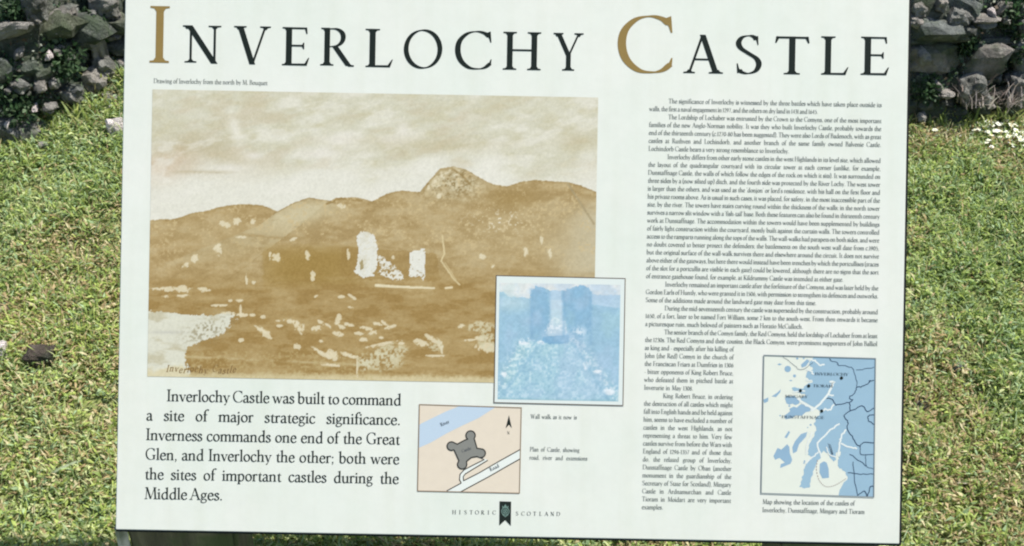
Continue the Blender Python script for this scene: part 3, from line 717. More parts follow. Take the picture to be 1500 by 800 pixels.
    g('B', .66, stem(.16, 0, 1), serif(.16, 0, 1, .14, right=0), serif(.16, 1, -1, .14, right=0), nb([(.16, .97), (.38, .965), (.48, .85), (.49, .70), (.39, .57), (.16, .535)]), nb([(.22, .53), (.45, .51), (.57, .36), (.55, .14), (.40, .03), (.16, .03)]))
    g('C', .80, nb([(.70, .855), (.61, .935), (.46, .975), (.27, .92), (.12, .73), (.085, .47), (.15, .22), (.31, .05), (.50, .02), (.63, .06), (.73, .16)], 5), poly((.62, .93), (.73, .985), (.75, .70), (.728, .70), (.70, .80)), poly((.74, .27), (.757, .27), (.75, .14), (.69, .13)))
    g('D', .84, stem(.16, 0, 1), serif(.16, 0, 1, .14, right=0), serif(.16, 1, -1, .14, right=0), nb([(.16, .97), (.42, .965), (.62, .87), (.75, .68), (.77, .46), (.70, .22), (.53, .07), (.34, .028), (.16, .028)], 5))
    g('E', .64, stem(.17, 0, 1), serif(.17, 0, 1, .14, right=0), serif(.17, 1, -1, .14, right=0), hbar(.17, .545, .974), poly((.545, .998), (.50, .95), (.53, .83), (.555, .83)), hbar(.17, .47, .52), poly((.47, .60), (.49, .60), (.49, .43), (.47, .43), (.43, .515)),
      poly((.17, 0), (.55, 0), (.55, .055), (.17, .05)), poly((.60, .21), (.575, .20), (.50, .055), (.42, .03), (.42, 0), (.55, 0)))
    g('F', .58, stem(.17, 0, 1), serif(.17, 0, 1, .15), serif(.17, 1, -1, .14, right=0), hbar(.17, .53, .974), poly((.53, .998), (.49, .95), (.52, .83), (.54, .83)), hbar(.17, .45, .50), poly((.45, .58), (.47, .58), (.47, .42), (.45, .42), (.42, .50)))
    g('G', .84, nb([(.70, .80), (.63, .91), (.46, .975), (.27, .92), (.12, .73), (.085, .47), (.15, .22), (.31, .05), (.50, .02), (.64, .08)], 5), poly((.68, .72), (.72, .72), (.71, .97), (.67, .96), (.61, .90)), stem(.68, .05, .40), serif(.68, .42, -1, .13))
    g('H', .88, stem(.17, 0, 1), sf(.17), stem(.71, 0, 1), sf(.71), hbar(.17, .71, .52))
    g('I', .36, stem(.18, 0, 1), sf(.18, .16))
    g('J', .36, stem(.19, -.05, 1), serif(.19, 1, -1, .15), nb([(.19, 0), (.15, -.16), (.02, -.22)], 3))
    g('K', .76, stem(.17, 0, 1), sf(.17), diag(.20, .48, .58, .98, .055), serif(.58, 1, -1, .12, .06), diag(.30, .58, .66, 0, .125), serif(.67, 0, 1, .13))
    g('L', .62, stem(.17, 0, 1), serif(.17, 0, 1, .14, right=0), serif(.17, 1, -1, .15), poly((.17, 0), (.53, 0), (.53, .055), (.17, .05)), poly((.60, .21), (.575, .20), (.49, .055), (.42, .03), (.42, 0), (.54, 0)))
    g('M', .98, diag(.14, 0, .20, 1, .05), diag(.49, .02, .20, 1, .125), diag(.49, .02, .79, 1, .05), diag(.85, 0, .79, 1, .125), serif(.14, 0, 1, .12, .05), serif(.85, 0, 1, .15), serif(.18, 1, -1, .12, .06), serif(.80, 1, -1, .13, .1))
    g('N', .86, stem(.18, 0, .97, .05), serif(.18, 0, 1, .13, .05), diag(.70, -.02, .14, 1, .125), serif(.11, 1, -1, .11, .07, right=0), stem(.70, 0, 1, .05), serif(.70, 1, -1, .14, .05))
    g('O', .90, cring(.45, .495, .385, .485))
    g('P', .64, stem(.17, 0, 1), serif(.17, 0, 1, .15), serif(.17, 1, -1, .14, right=0), nb([(.17, .97), (.40, .965), (.53, .85), (.54, .66), (.42, .50), (.20, .46)]))
    g('R', .74, stem(.17, 0, 1), serif(.17, 0, 1, .15), serif(.17, 1, -1, .14, right=0), nb([(.17, .97), (.38, .968), (.51, .86), (.52, .68), (.41, .54), (.17, .49)]), diag(.66, .0, .34, .52, .115), nb([(.60, .08), (.68, .01), (.78, .0)], 2))
    g('S', .58, nb([(.445, .88), (.40, .94), (.31, .972), (.17, .93), (.10, .80), (.14, .66), (.29, .53), (.45, .40), (.50, .25), (.44, .09), (.30, .022), (.18, .045), (.12, .10)], 5), poly((.40, .935), (.475, .975), (.487, .74), (.467, .74), (.445, .84)), poly((.17, .06), (.08, .02), (.068, .27), (.088, .27), (.115, .15)))
    g('T', .74, stem(.37, 0, 1), serif(.37, 0, 1, .16), hbar(.06, .68, .97, .055), poly((.03, .83), (.055, .82), (.11, .95), (.10, 1.0), (.05, 1.0)), poly((.71, .83), (.685, .82), (.63, .95), (.64, 1.0), (.69, 1.0)))
    g('U', .84, stem(.16, .3, 1), serif(.16, 1, -1, .14), nb([(.16, .34), (.20, .12), (.36, .02), (.54, .05), (.66, .18), (.69, .36)], 4), stem(.69, .3, 1, .055), serif(.69, 1, -1, .12, .05))
    g('V', .80, diag(.40, -.01, .12, 1, .125), diag(.40, -.01, .68, 1, .05), serif(.12, 1, -1, .14, .11), serif(.68, 1, -1, .12, .05))
    g('W', 1.1, diag(.36, 0, .13, 1, .12), diag(.36, 0, .57, .98, .05), diag(.74, 0, .55, 1, .12), diag(.74, 0, .98, 1, .05), serif(.13, 1, -1, .14, .11), serif(.98, 1, -1, .12, .05))
    g('Y', .74, stem(.37, 0, .46), serif(.37, 0, 1, .16), diag(.37, .40, .10, 1, .12), diag(.38, .40, .64, 1, .05), serif(.10, 1, -1, .13, .11), serif(.64, 1, -1, .12, .05))
    # figures and marks
    g('0', .54, ring(.27, .42, .19, .40)); g('1', .36, stem(.18, 0, .80), flag(.18, .84), serif(.18, 0, 1, .14))
    g('2', .52, nib([(.09, .66), (.16, .80), (.30, .82), (.40, .70), (.36, .50), (.20, .25), (.08, .05)]), hbar(.07, .46, .035, .07))
    g('3', .50, nib([(.09, .74), (.22, .83), (.37, .74), (.36, .56), (.20, .47)]), nib([(.20, .47), (.38, .42), (.43, .22), (.30, .02), (.07, .04)]))
    g('4', .54, stem(.36, 0, .84), diag(.08, .26, .36, .84, .05), hbar(.06, .50, .24))
    g('5', .50, hbar(.14, .42, .80, .06), stem(.14, .48, .80, .05), nib([(.13, .48), (.30, .51), (.42, .36), (.40, .14), (.25, .01), (.07, .04)]))
    g('6', .52, ring(.27, .27, .17, .25), nib([(.12, .32), (.18, .60), (.40, .84)])); g('7', .50, hbar(.08, .44, .80, .06), diag(.18, 0, .42, .80, .09))
    g('8', .52, ring(.26, .62, .14, .19, .1), ring(.26, .22, .17, .21, .11)); g('9', .52, ring(.25, .56, .17, .25), nib([(.40, .50), (.34, .22), (.12, 0)]))
    g('.', .24, dot(.12, .05, .065)); g(',', .24, dot(.12, .05, .06), nib([(.15, .06), (.14, -.06), (.07, -.14)], 2, .05))
    g(';', .26, dot(.12, .05, .06), nib([(.15, .06), (.14, -.06), (.07, -.14)], 2, .05), dot(.12, .48, .065))
    g('-', .34, hbar(.05, .29, .28, .06)); g("'", .20, nib([(.10, 1.0), (.09, .80)], 1, .08))
    g('(', .32, nib([(.26, 1.02), (.12, .78), (.09, .40), (.14, .05), (.26, -.18)], 3)); g(')', .32, nib([(.06, 1.02), (.20, .78), (.23, .40), (.18, .05), (.06, -.18)], 3))
build_font()

class Sheet:
    def __init__(s): s.V = []; s.F = []; s.k = 0
    def shape(s, pts, faces, fn, dz=0.0):
        k = len(s.V)
        for p in pts: u, v = fn(*p); s.V.append((u, v, dz))
        for f in faces: s.F.append(tuple(k+i for i in f))
    def glyph(s, ch, fn):
        for i, (pts, faces) in enumerate(G_[ch][1]): s.shape(pts, faces, fn, 1.5e-5*i)
    def line(s, text, px, py, size, width=None, xs=1.0, sp=0.30, track=0.0):
        """text starting at photo pixel (px,py) on its baseline; size = capital height in photo pixels; width = justified length"""
        u0, v0 = P2(px, py); k = KPX*size
        nat = sum((G_[c][0] if c != ' ' else 0)*xs+track for c in text); nsp = text.count(' ')
        f = 1.0
        if width:
            tot = nat + nsp*sp
            if nsp:
                spw = (width/size-nat)/nsp
                if spw < 0.20 or spw > 0.9:
                    spw = min(max(spw, 0.20), 0.9); f = (width/size)/(nat+nsp*spw)
                sp = spw
            else: f = (width/size)/nat
        x = 0
        for c in text:
            if c == ' ': x += sp*f; continue
            wd = G_[c][0]*xs*f
            s.glyph(c, lambda a, b, x=x: (u0+k*(x+a*xs*f), v0+k*b)); x += wd+track*f
        return x*size
    def quad_line(s, pts, wd, closed=False, dz=0.0, fn=None):
        """polyline in photo pixels with mitred joints"""
        P = [np.array(fn(*p) if fn else P2(*p)) for p in pts]; n = len(P); w = wd*KPX/2; k = len(s.V)
        for i in range(n):
            a = P[i-1] if (i or closed) else P[i]; b = P[(i+1) % n] if (i < n-1 or closed) else P[i]
            d1 = P[i]-a; d2 = b-P[i]
            d1 = d1/(np.hypot(*d1) or 1); d2 = d2/(np.hypot(*d2) or 1)
            if not d1.any(): d1 = d2
            if not d2.any(): d2 = d1
            t = d1+d2; t = t/(np.hypot(*t) or 1); nr = np.array([-t[1], t[0]]); c = max(0.45, abs(nr @ np.array([-d1[1], d1[0]])))
            q = nr*w/c; s.V += [(P[i][0]-q[0], P[i][1]-q[1], dz), (P[i][0]+q[0], P[i][1]+q[1], dz)]
        for i in range(n if closed else n-1):
            j = (i+1) % n; s.F.append((k+2*i, k+2*j, k+2*j+1, k+2*i+1))
    def poly(s, pts, dz=0.0, fn=None):
        Q = [fn(*p) if fn else P2(*p) for p in pts]; k = len(s.V)
        s.V += [(q[0], q[1], dz) for q in Q]
        for t in tessellate_polygon([[Vector((q[0], q[1], 0)) for q in Q]]): s.F.append(tuple(k+i for i in t))
    def mesh(s, name, mat):
        me = bpy.data.meshes.new(name); me.from_pydata(s.V, [], s.F); me.materials.append(mat)
        bm = bmesh.new(); bm.from_mesh(me)      # every face looks out of the board
        for f in bm.faces:
            f.normal_update()
            if f.normal.z < 0: f.normal_flip()
        bm.to_mesh(me); bm.free(); me.update(); return me

# title: x0, x1, top, baseline in photo pixels
title = [('I', 219, 247.5, 9, 92, 1), ('N', 267, 323.5, 37.5, 93, 0), ('V', 342, 396, 38.5, 94.5, 0), ('E', 413, 453, 40, 96, 0), ('R', 469, 518.5, 41, 97.5, 0), ('L', 534.7, 575.5, 42.5, 98.5, 0),
         ('O', 591, 647.5, 43, 101, 0), ('C', 666, 720, 45, 102, 0), ('H', 736.5, 792, 47, 102.5, 0), ('Y', 810, 854, 48.5, 103.5, 0), ('C', 904, 985, 22, 107.5, 1), ('A', 1001, 1059, 51, 107.5, 0),
         ('S', 1077, 1115.5, 51, 109, 0), ('T', 1134.7, 1185, 53.5, 109, 0), ('L', 1202, 1242.7, 53.5, 109.7, 0), ('E', 1260.5, 1302, 54, 110, 0)]
for ch, x0, x1, yt, yb, gold in title:
    allp = [p for pts, f in G_[ch][1] for p in pts]; a0 = min(p[0] for p in allp); a1 = max(p[0] for p in allp); b0 = min(p[1] for p in allp); b1 = max(p[1] for p in allp)
    s = Sheet(); cu, cv = P2((x0+x1)/2, yb); W_ = (x1-x0)*KPX; H_ = (yb-yt)*KPX
    def fn(a, b): return (cu+((a-a0)/(a1-a0)-0.5)*W_, cv+(b-b0)/(b1-b0)*H_)
    s.glyph(ch, fn)
    o = part('title_letter', s.mesh('title_letter', M_gold if gold else M_ink), None, 0.0003)
    if gold: o['label'] = 'large ochre capital ' + ch

s = Sheet(); intro = ["Inverlochy Castle was built to command", "a site of major strategic significance.", "Inverness commands one end of the Great", "Glen, and Inverlochy the other; both were", "the sites of important castles during the", "Middle Ages."]
for i, tx in enumerate(intro):
    x0 = 215-0.75*i; y = 587+28.75*i
    if i == 0: s.line(tx, 244, y+.6, 17.2, 344, 1.10)
    elif i == 5: s.line(tx, x0, y, 17.2, 115, 1.16)
    else: s.line(tx, x0, y, 17.2, 372.5, 1.10)
part('introduction_text', s.mesh('introduction_text', M_ink), None, 0.0003)

body = """\tThe significance of Inverlochy is witnessed by the three battles which have taken place outside its
walls, the first a naval engagement in 1297, and the others on dry land in 1431 and 1645.|247
\tThe Lordship of Lochaber was entrusted by the Crown to the Comyns, one of the most important
families of the new Anglo-Norman nobility.  It was they who built Inverlochy Castle, probably towards the
end of the thirteenth century (c.1270-80 has been suggested).  They were also Lords of Badenoch, with as great
castles at Ruthven and Lochindorb, and another branch of the same family owned Balvenie Castle.
Lochindorb Castle bears a very strong resemblance to Inverlochy.|206
\tInverlochy differs from other early stone castles in the west Highlands in its level site, which allowed
the layout of the quadrangular courtyard with its circular tower at each corner (unlike, for example,
Dunstaffnage Castle, the walls of which follow the edges of the rock on which it sits).  It was surrounded on
three sides by a (now silted up) ditch, and the fourth side was protected by the River Lochy.  The west tower
is larger than the others, and was used as the 'donjon' or lord's residence, with his hall on the first floor and
his private rooms above.  As is usual in such cases, it was placed, for safety, in the most inaccessible part of the
site, by the river.  The towers have stairs curving round within the thickness of the walls; in the north tower
survives a narrow slit window with a 'fish-tail' base.  Both these features can also be found in thirteenth century
work at Dunstaffnage.  The accommodation within the towers would have been supplemented by buildings
of fairly light construction within the courtyard, mostly built against the curtain walls.  The towers controlled
access to the ramparts running along the tops of the walls.  The wall-walks had parapets on both sides, and were
no doubt covered to better protect the defenders; the battlements on the south west wall date from c.1905,
but the original surface of the wall-walk survives there and elsewhere around the circuit.  It does not survive
above either of the gateways, but here there would instead have been trenches by which the portcullises (traces
of the slot for a portcullis are visible in each gate) could be lowered, although there are no signs that the sort
of entrance gatehouse found, for example, at Kildrummy Castle was intended at either gate.|289
\tInverlochy remained an important castle after the forfeiture of the Comyns, and was later held by the
Gordon Earls of Huntly, who were granted it in 1506, with permission to strengthen its defences and outworks.
Some of the additions made around the landward gate may date from this time.|250
\tDuring the mid-seventeenth century the castle was superseded by the construction, probably around
1650, of a fort, later to be named Fort William, some 2 km to the south-west.  From then onwards it became
a picturesque ruin, much beloved of painters such as Horatio McCulloch.|231
\tThe senior branch of the Comyn family, the Red Comyns, held the lordship of Lochaber from at least
the 1230s.  The Red Comyns and their cousins, the Black Comyns, were prominent supporters of John Balliol
as king and - especially after his killing of
John (the Red) Comyn in the church of
the Franciscan Friars at Dumfries in 1306
- bitter opponents of King Robert Bruce,
who defeated them in pitched battle at
Inverurie in May 1308.|72
\tKing Robert Bruce, in ordering
the destruction of all castles which might
fall into English hands and be held against
him, seems to have excluded a number of
castles in the west Highlands, as not
representing a threat to him.  Very few
castles survive from before the Wars with
England of 1296-1357 and of those that
do, the related group of Inverlochy,
Dunstaffnage Castle by Oban (another
monument in the guardianship of the
Secretary of State for Scotland), Mingary
Castle in Ardnamurchan and Castle
Tioram in Moidart are very important
examples.|31""".split('\n')
s = Sheet()
for i, tx in enumerate(body):
    n = i+1; y = 160.3+11.666*(n-2)+2.1; x = 951-0.0186*(y-160); full = 340.5 if n < 32 else 130.5
    wdt = full
    if '|' in tx: tx, q = tx.split('|'); wdt = float(q)
    if tx[0] == '\t': tx = tx[1:]; x += 28; y += 0.5; wdt -= 28
    s.line(tx.replace('  ', ' '), x, y, 6.9, wdt)
part('history_text', s.mesh('history_text', M_text), None, 0.0003)

def caption(name, lines, mat=M_text, size=6.4):
    s = Sheet()
    for tx, x, y, wd in lines: s.line(tx, x, y, size, wd)
    return part(name, s.mesh(name, mat), None, 0.0003)
caption('drawing_caption', [("Drawing of Inverlochy from the north by M. Bouquet", 225, 121.5, 167)], M_text, 6.8)
caption('photograph_caption', [("Wall walk as it now is", 777, 613, 68)])
caption('plan_caption', [("Plan of Castle, showing", 776, 661, 73), ("road, river and extensions", 775.5, 673, 85)])
caption('map_caption', [("Map showing the location of the castles of", 1117, 738, 135), ("Inverlochy, Dunstaffnage, Mingary and Tioram", 1116.5, 750, 150)], M_text, 6.9)

# ---- owner's line and banner emblem
s = Sheet()
for tx, xa, xb, y in (("HISTORIC", 661, 728, 753), ("SCOTLAND", 753, 822, 755)):
    for i, c in enumerate(tx):
        wc = G_[c][0]; cx = xa+(xb-xa)*(i+0.5)/len(tx); u0, v0 = P2(cx, y+(cx-xa)*0.0185*0.6)
        s.glyph(c, lambda a, b: (u0+(a-wc/2)*KPX*6.6, v0+b*KPX*5.8))
part('owner_lettering', s.mesh('owner_lettering', M_ink), None, 0.0003)
s = Sheet(); s.poly([(731.8, 734.3), (748.8, 734.8), (748.3, 770.5), (740, 762), (731.3, 770.0)])
ban = part('banner_emblem', s.mesh('banner_emblem', M_ink), None, 0.0003)
s = Sheet(); 
for q in (5.6, 3.2): s.quad_line([(740.3+q*math.cos(a), 749+q*0.95*math.sin(a)) for a in np.linspace(0, 2*math.pi, 17)[:-1]], 1.0, True)
s.poly([(735.5, 740), (737.5, 743), (740.3, 738.5), (743, 743), (745, 740), (744.3, 744.5), (736.2, 744.5)])
s.quad_line([(736, 753.5), (740.2, 757), (744.6, 753.5)], 1.0); s.quad_line([(738, 746.5), (742.5, 751.5)], 0.9); s.quad_line([(742.5, 746.5), (738, 751.5)], 0.9, dz=2e-5)
part('crest', s.mesh('crest', ink('emblem_grey', alb(120, 150, 140))), ban, 0.0001)

# ---- painted print surfaces: fine grids whose vertices carry the printed colour
M_print = None
def print_mat():
    m, t, p = new_mat('printed_picture'); a = t.nodes.new('ShaderNodeAttribute'); a.attribute_name = 'tint'
    t.links.new(a.outputs['Color'], p.inputs['Base Color']); p.inputs['Roughness'].default_value = 0.5; p.inputs['Specular IOR Level'].default_value = 0.25
    return m
M_print = print_mat()
def raster(name, c_tl, c_br, func, step=1.0):
    """rectangle on the board between two photo pixels, colour = func(px, py) in sRGB 0..255"""
    u0, v1 = P2(*c_tl); u1, v0 = P2(*c_br)
    nx = int((u1-u0)/KPX/step)+1; ny = int((v1-v0)/KPX/step)+1
    U, Vv = np.meshgrid(np.linspace(u0, u1, nx), np.linspace(v0, v1, ny))
    px, py = inv2(U, Vv); c = lin(np.clip(func(px, py), 0, 255)).reshape(-1, 3)*KP
    V = np.stack([U.ravel(), Vv.ravel(), np.zeros(nx*ny)], 1); ii = np.arange(nx*ny).reshape(ny, nx)
    F = np.stack([ii[:-1, :-1].ravel(), ii[:-1, 1:].ravel(), ii[1:, 1:].ravel(), ii[1:, :-1].ravel()], 1)
    return mesh_np(name, V, F, M_print, c)

def mixc(c, col, a): return c*(1-a[..., None])+np.array(col, float)*a[..., None]
def inpoly(x, y, pts):
    r = np.zeros(x.shape, bool); j = len(pts)-1
    for i in range(len(pts)):
        xi, yi = pts[i]; xj, yj = pts[j]
        if yi != yj: r ^= ((yi > y) != (yj > y)) & (x < (xj-xi)*(y-yi)/(yj-yi)+xi)
        j = i
    return r
def strokes(x, y, pts, w):
    d = np.full(x.shape, 1e9)
    for (x0, y0), (x1, y1) in zip(pts, pts[1:]):
        L = (x1-x0)**2+(y1-y0)**2 or 1; t = np.clip(((x-x0)*(x1-x0)+(y-y0)*(y1-y0))/L, 0, 1)
        d = np.minimum(d, np.hypot(x-x0-t*(x1-x0), y-y0-t*(y1-y0)))
    return 1-sstep(w*0.5-0.5, w*0.5+0.6, d)

def drawing(x, y):
    n1 = fbm(x, y, 1/60, 4, 101); n2 = fbm(x, y, 1/14, 4, 102); n3 = fbm(x, y, 1/3.2, 3, 103); n4 = fbm(x, y*2.4, 1/26, 4, 104)
    wob = (n2-0.5)*5+(n3-0.5)*5
    c = np.empty(x.shape+(3,)); c[:] = (213, 208, 182)
    c = mixc(c, (201, 190, 150), sstep(0.42, 0.8, n4)*0.42)
    c = mixc(c, (224, 219, 199), sstep(0.5, 0.25, n4)*0.5)
    low = sstep(205, 262, y-(x-217)*0.02+(n1-0.5)*90)
    c = mixc(c, (230, 226, 210), low*0.95)
    c = mixc(c, (203, 170, 132), np.exp(-((x-240)/42)**2-((y-238-(250-x)*0.2)/22)**2)*(0.5+0.8*(n2-0.3)))
    c = mixc(c, (186, 168, 128), np.exp(-((x-300)/50)**2-((y-215)/22)**2)*0.45)
    q0 = fbm(x*0.62+y*0.3+500, y*1.5+x*0.22+400, 1/30, 5, 112, 0.55)
    c = mixc(c, (203, 186, 152), sstep(0.5, 0.76, q0)*sstep(285, 215, y)*0.45); c = mixc(c, (234, 229, 214), sstep(0.48, 0.3, q0)*0.55)
    c = mixc(c, (190, 174, 138), np.exp(-((y-252+wob*.4)/2.4)**2)*sstep(240, 270, x)*sstep(350, 315, x)*0.5)
    c = mixc(c, (236, 230, 214), np.exp(-((x-345-(y-190)*0.3)/9)**2-((y-190)/22)**2)*0.8)
    for px, py, rx, ry in ((372, 228, 12, 5), (335, 246, 22, 5), (500, 205, 40, 9), (590, 190, 10, 12), (570, 205, 18, 7), (470, 225, 40, 8)):
        c = mixc(c, (233, 226, 212), np.exp(-((x-px)/rx)**2-((y-py)/ry)**2)*0.75)
    c = mixc(c, (196, 182, 142), np.exp(-((x-640)/90)**2-((y-212)/12)**2)*0.5+np.exp(-((x-845)/30)**2-((y-205)/14)**2)*0.4)
    # ranges
    def ridge(pts, amp=1.0): return np.interp(x, [p[0] for p in pts], [p[1] for p in pts])+wob*0.35*amp
    rA = ridge([(210, 323), (255, 321), (285, 312), (302, 309), (325, 303), (352, 299), (385, 301), (407, 311), (430, 320), (880, 340)])
    rB = ridge([(210, 400), (380, 330), (405, 311), (430, 297), (452, 290), (478, 293), (500, 300), (880, 400)])
    rC = ridge([(210, 500), (440, 330), (478, 297), (492, 290), (520, 289), (545, 295), (565, 285), (588, 279), (615, 282), (628, 266), (645, 247), (664, 244.5), (684, 249), (705, 262), (722, 270), (742, 273), (765, 266), (786, 264), (812, 266), (832, 267), (850, 272), (872, 281)])
    hill = np.array((180, 150, 92)); 
    a = sstep(-0.8, 0.8, y-rA); c = mixc(c, (188, 160, 106), a); c = mixc(c, (163, 132, 72), a*np.exp(-((y-rA)/3)**2)*0.7)
    a = sstep(-0.8, 0.8, y-rB); c = mixc(c, (196, 176, 130), a*sstep(375, 345, y+(x-450)*0.1)); c = mixc(c, (218, 202, 160), a*np.exp(-((y-rB-16-(n2-.5)*30)/6)**2)*(x > 400)*(x < 500)*0.8)
    a = sstep(-0.8, 0.8, y-rC); c = mixc(c, (186, 159, 106), a); c = mixc(c, (160, 130, 72), a*np.exp(-((y-rC)/2.4)**2)*0.7)
    land = np.maximum.reduce([sstep(-0.8, 0.8, y-rA), sstep(-.8, .8, y-rB), sstep(-.8, .8, y-rC)])
    # craggy summit
    pk = np.exp(-((x-662)/38)**2-((y-268)/22)**2)*a
    c = mixc(c, (206, 194, 158), np.clip(pk*1.5, 0, 1)*0.85); c = mixc(c, (236, 224, 190), pk*sstep(0.55, 0.68, n3)*0.9); c = mixc(c, (150, 124, 70), pk*sstep(0.46, 0.3, n3)*0.95)
    c = mixc(c, (156, 128, 72), a*strokes(x, y, [(618, 284), (630, 264), (645, 249), (660, 246), (676, 256), (690, 272)], 3.4)*.6)
    # broad tones
    q1 = fbm(x-y*0.7+900, y*2.2+x*0.35, 1/26, 5, 110, 0.6); q2 = fbm(x+300, y*3.2-(x-217)*0.04, 1/34, 5, 111, 0.6)
    c = mixc(c, (208, 188, 144), land*sstep(0.47, 0.70, q1)*0.42); c = mixc(c, (158, 128, 72), land*sstep(0.50, 0.34, q1)*0.40)
    c = mixc(c, (160, 128, 64), land*np.exp(-((x-750)/40)**2-((y-292)/16)**2)*0.55)
    c = mixc(c, (203, 190, 156), land*sstep(775, 868, x+(n1-.5)*60)*sstep(280, 325, y)*sstep(470, 390, y)*0.9)
    c = mixc(c, (196, 174, 126), land*np.exp(-((x-760)/110)**2-((y-345)/40)**2)*0.45)
    c = mixc(c, (208, 193, 152), land*(y > rB)*np.exp(-((x-448)/50)**2-((y-313-(448-x)*.25)/17)**2)*0.9)
    c = mixc(c, (158, 130, 76), land*np.exp(-((y-rB)/1.6)**2)*(x > 400)*(x < 500)*0.8)
    c = mixc(c, (160, 130, 72), strokes(x, y, [(478, 299), (500, 291), (530, 294)], 3)*.7)
    c = mixc(c, (192, 168, 118), land*np.exp(-((x-300)/70)**2-((y-335)/16)**2)*0.5)
    c = mixc(c, (172, 154, 112), land*strokes(x, y, [(832, 270), (852, 300), (870, 328)], 3)*0.8)
    c = mixc(c, (232, 222, 196), land*sstep(0.61, 0.70, n3)*np.exp(-((x-735)/45)**2-((y-325)/16)**2)*0.9)
    c = mixc(c, (205, 180, 128), land*sstep(0.56, 0.7, n3)*sstep(0.40, 0.6, n2)*sstep(430, 340, y)*0.75)
    fg = sstep(388, 425, y+(n1-.5)*24)
    c = mixc(c, (176, 145, 86), fg*0.85)
    c = mixc(c, (165, 132, 62), np.exp(-((x-455)/80)**4-((y-390)/30)**4)*0.75*sstep(382, 388, x+wob)*sstep(350, 362, y+wob*2)*1.2)
    c = mixc(c, (160, 126, 62), inpoly(x+wob, y+wob, [(500, 360), (640, 372), (645, 412), (500, 408)])*0.5)
    c = mixc(c, (185, 160, 108), land*np.exp(-((x-330)/50)**2-((y-372)/26)**2)*0.55)
    c = mixc(c, (160, 130, 74), np.exp(-((y-346-3*np.sin(x/30)+wob*.5)/2.6)**2)*sstep(330, 370, x)*sstep(470, 420, x)*0.5)
    c = mixc(c, (202, 178, 126), fg*sstep(0.52, 0.74, q2)*0.42); c = mixc(c, (156, 120, 56), fg*sstep(0.50, 0.34, q2)*0.55)
    # water at lower left
    wa = inpoly(x+wob*2.4, y+wob*1.0, [(200, 456), (232, 456), (285, 462), (345, 459), (338, 480), (320, 492), (282, 504), (272, 512), (275, 560), (200, 560)])
    c = mixc(c, (222, 219, 198), wa*1.0); c = mixc(c, (196, 186, 152), wa*sstep(0.5, 0.7, n4)*0.7); c = mixc(c, (203, 200, 185), wa*np.exp(-((x-245)/26)**2-((y-487)/2.2)**2)*.9)
    c = mixc(c, (150, 138, 104), np.exp(-((x-303)/34)**2-((y-483+(x-303)*.3)/17)**2)*sstep(0.45, 0.68, n3)*0.9)
    c = mixc(c, (222, 208, 164), sstep(540, 549, y-(x-217)*0.015+wob*.9+10*(x < 330)*sstep(.3, .7, n2))*0.8)
    c = mixc(c, (214, 196, 150), np.exp(-((y-524-(x-300)*0.045)/2.2)**2)*(x > 270)*(x < 520)*0.6*sstep(.35, .55, n2))
    c = mixc(c, (190, 168, 112), (y > 515)*(x > 280)*(x < 560)*sstep(.55, .66, n3)*0.5)
    # castle ruins
    W = (229, 226, 212)
    t1 = inpoly(x+wob*1.1, y+wob*1.1, [(521, 346), (532, 339), (548, 344), (553, 360), (552, 392), (546, 404), (532, 406), (519, 399), (525, 378)])
    c = mixc(c, W, t1*1.0); c = mixc(c, (204, 194, 162), t1*sstep(.55, .75, n3)*.45+t1*sstep(.5,.7,n2)*.3)
    c = mixc(c, (165, 146, 96), t1*inpoly(x, y, [(527, 385), (531, 379), (533, 393), (528, 396)])*0.9)
    c = mixc(c, W, inpoly(x+wob*1.8, y+wob*1.8, [(554, 374), (562, 376), (568, 384), (577, 386), (580, 394), (588, 398), (590, 408), (578, 410), (566, 406), (556, 402)])*sstep(.3, .5, n3)*0.95)
    c = mixc(c, W, inpoly(x+wob*.8, y+wob*.8, [(601, 372), (610, 367), (622, 364), (623, 385), (622, 413), (615, 404), (599, 405), (601, 390)])*sstep(.18, .34, n3))
    c = mixc(c, (232, 218, 180), strokes(x, y+wob*.2, [(551, 418), (580, 420), (606, 421), (636, 422)], 4.2-(x-551)*0.018)*0.95)
    c = mixc(c, (228, 210, 168), strokes(x, y, [(653, 422), (662, 421)], 3)); 
    c = mixc(c, (222, 202, 152), strokes(x+wob*.2, y, [(648, 345), (651, 372), (646, 382), (656, 396), (664, 408), (673, 417)], 2.2)*0.9); c = mixc(c, (214, 192, 140), strokes(x, y, [(652, 385), (668, 410)], 1.6)*0.7)
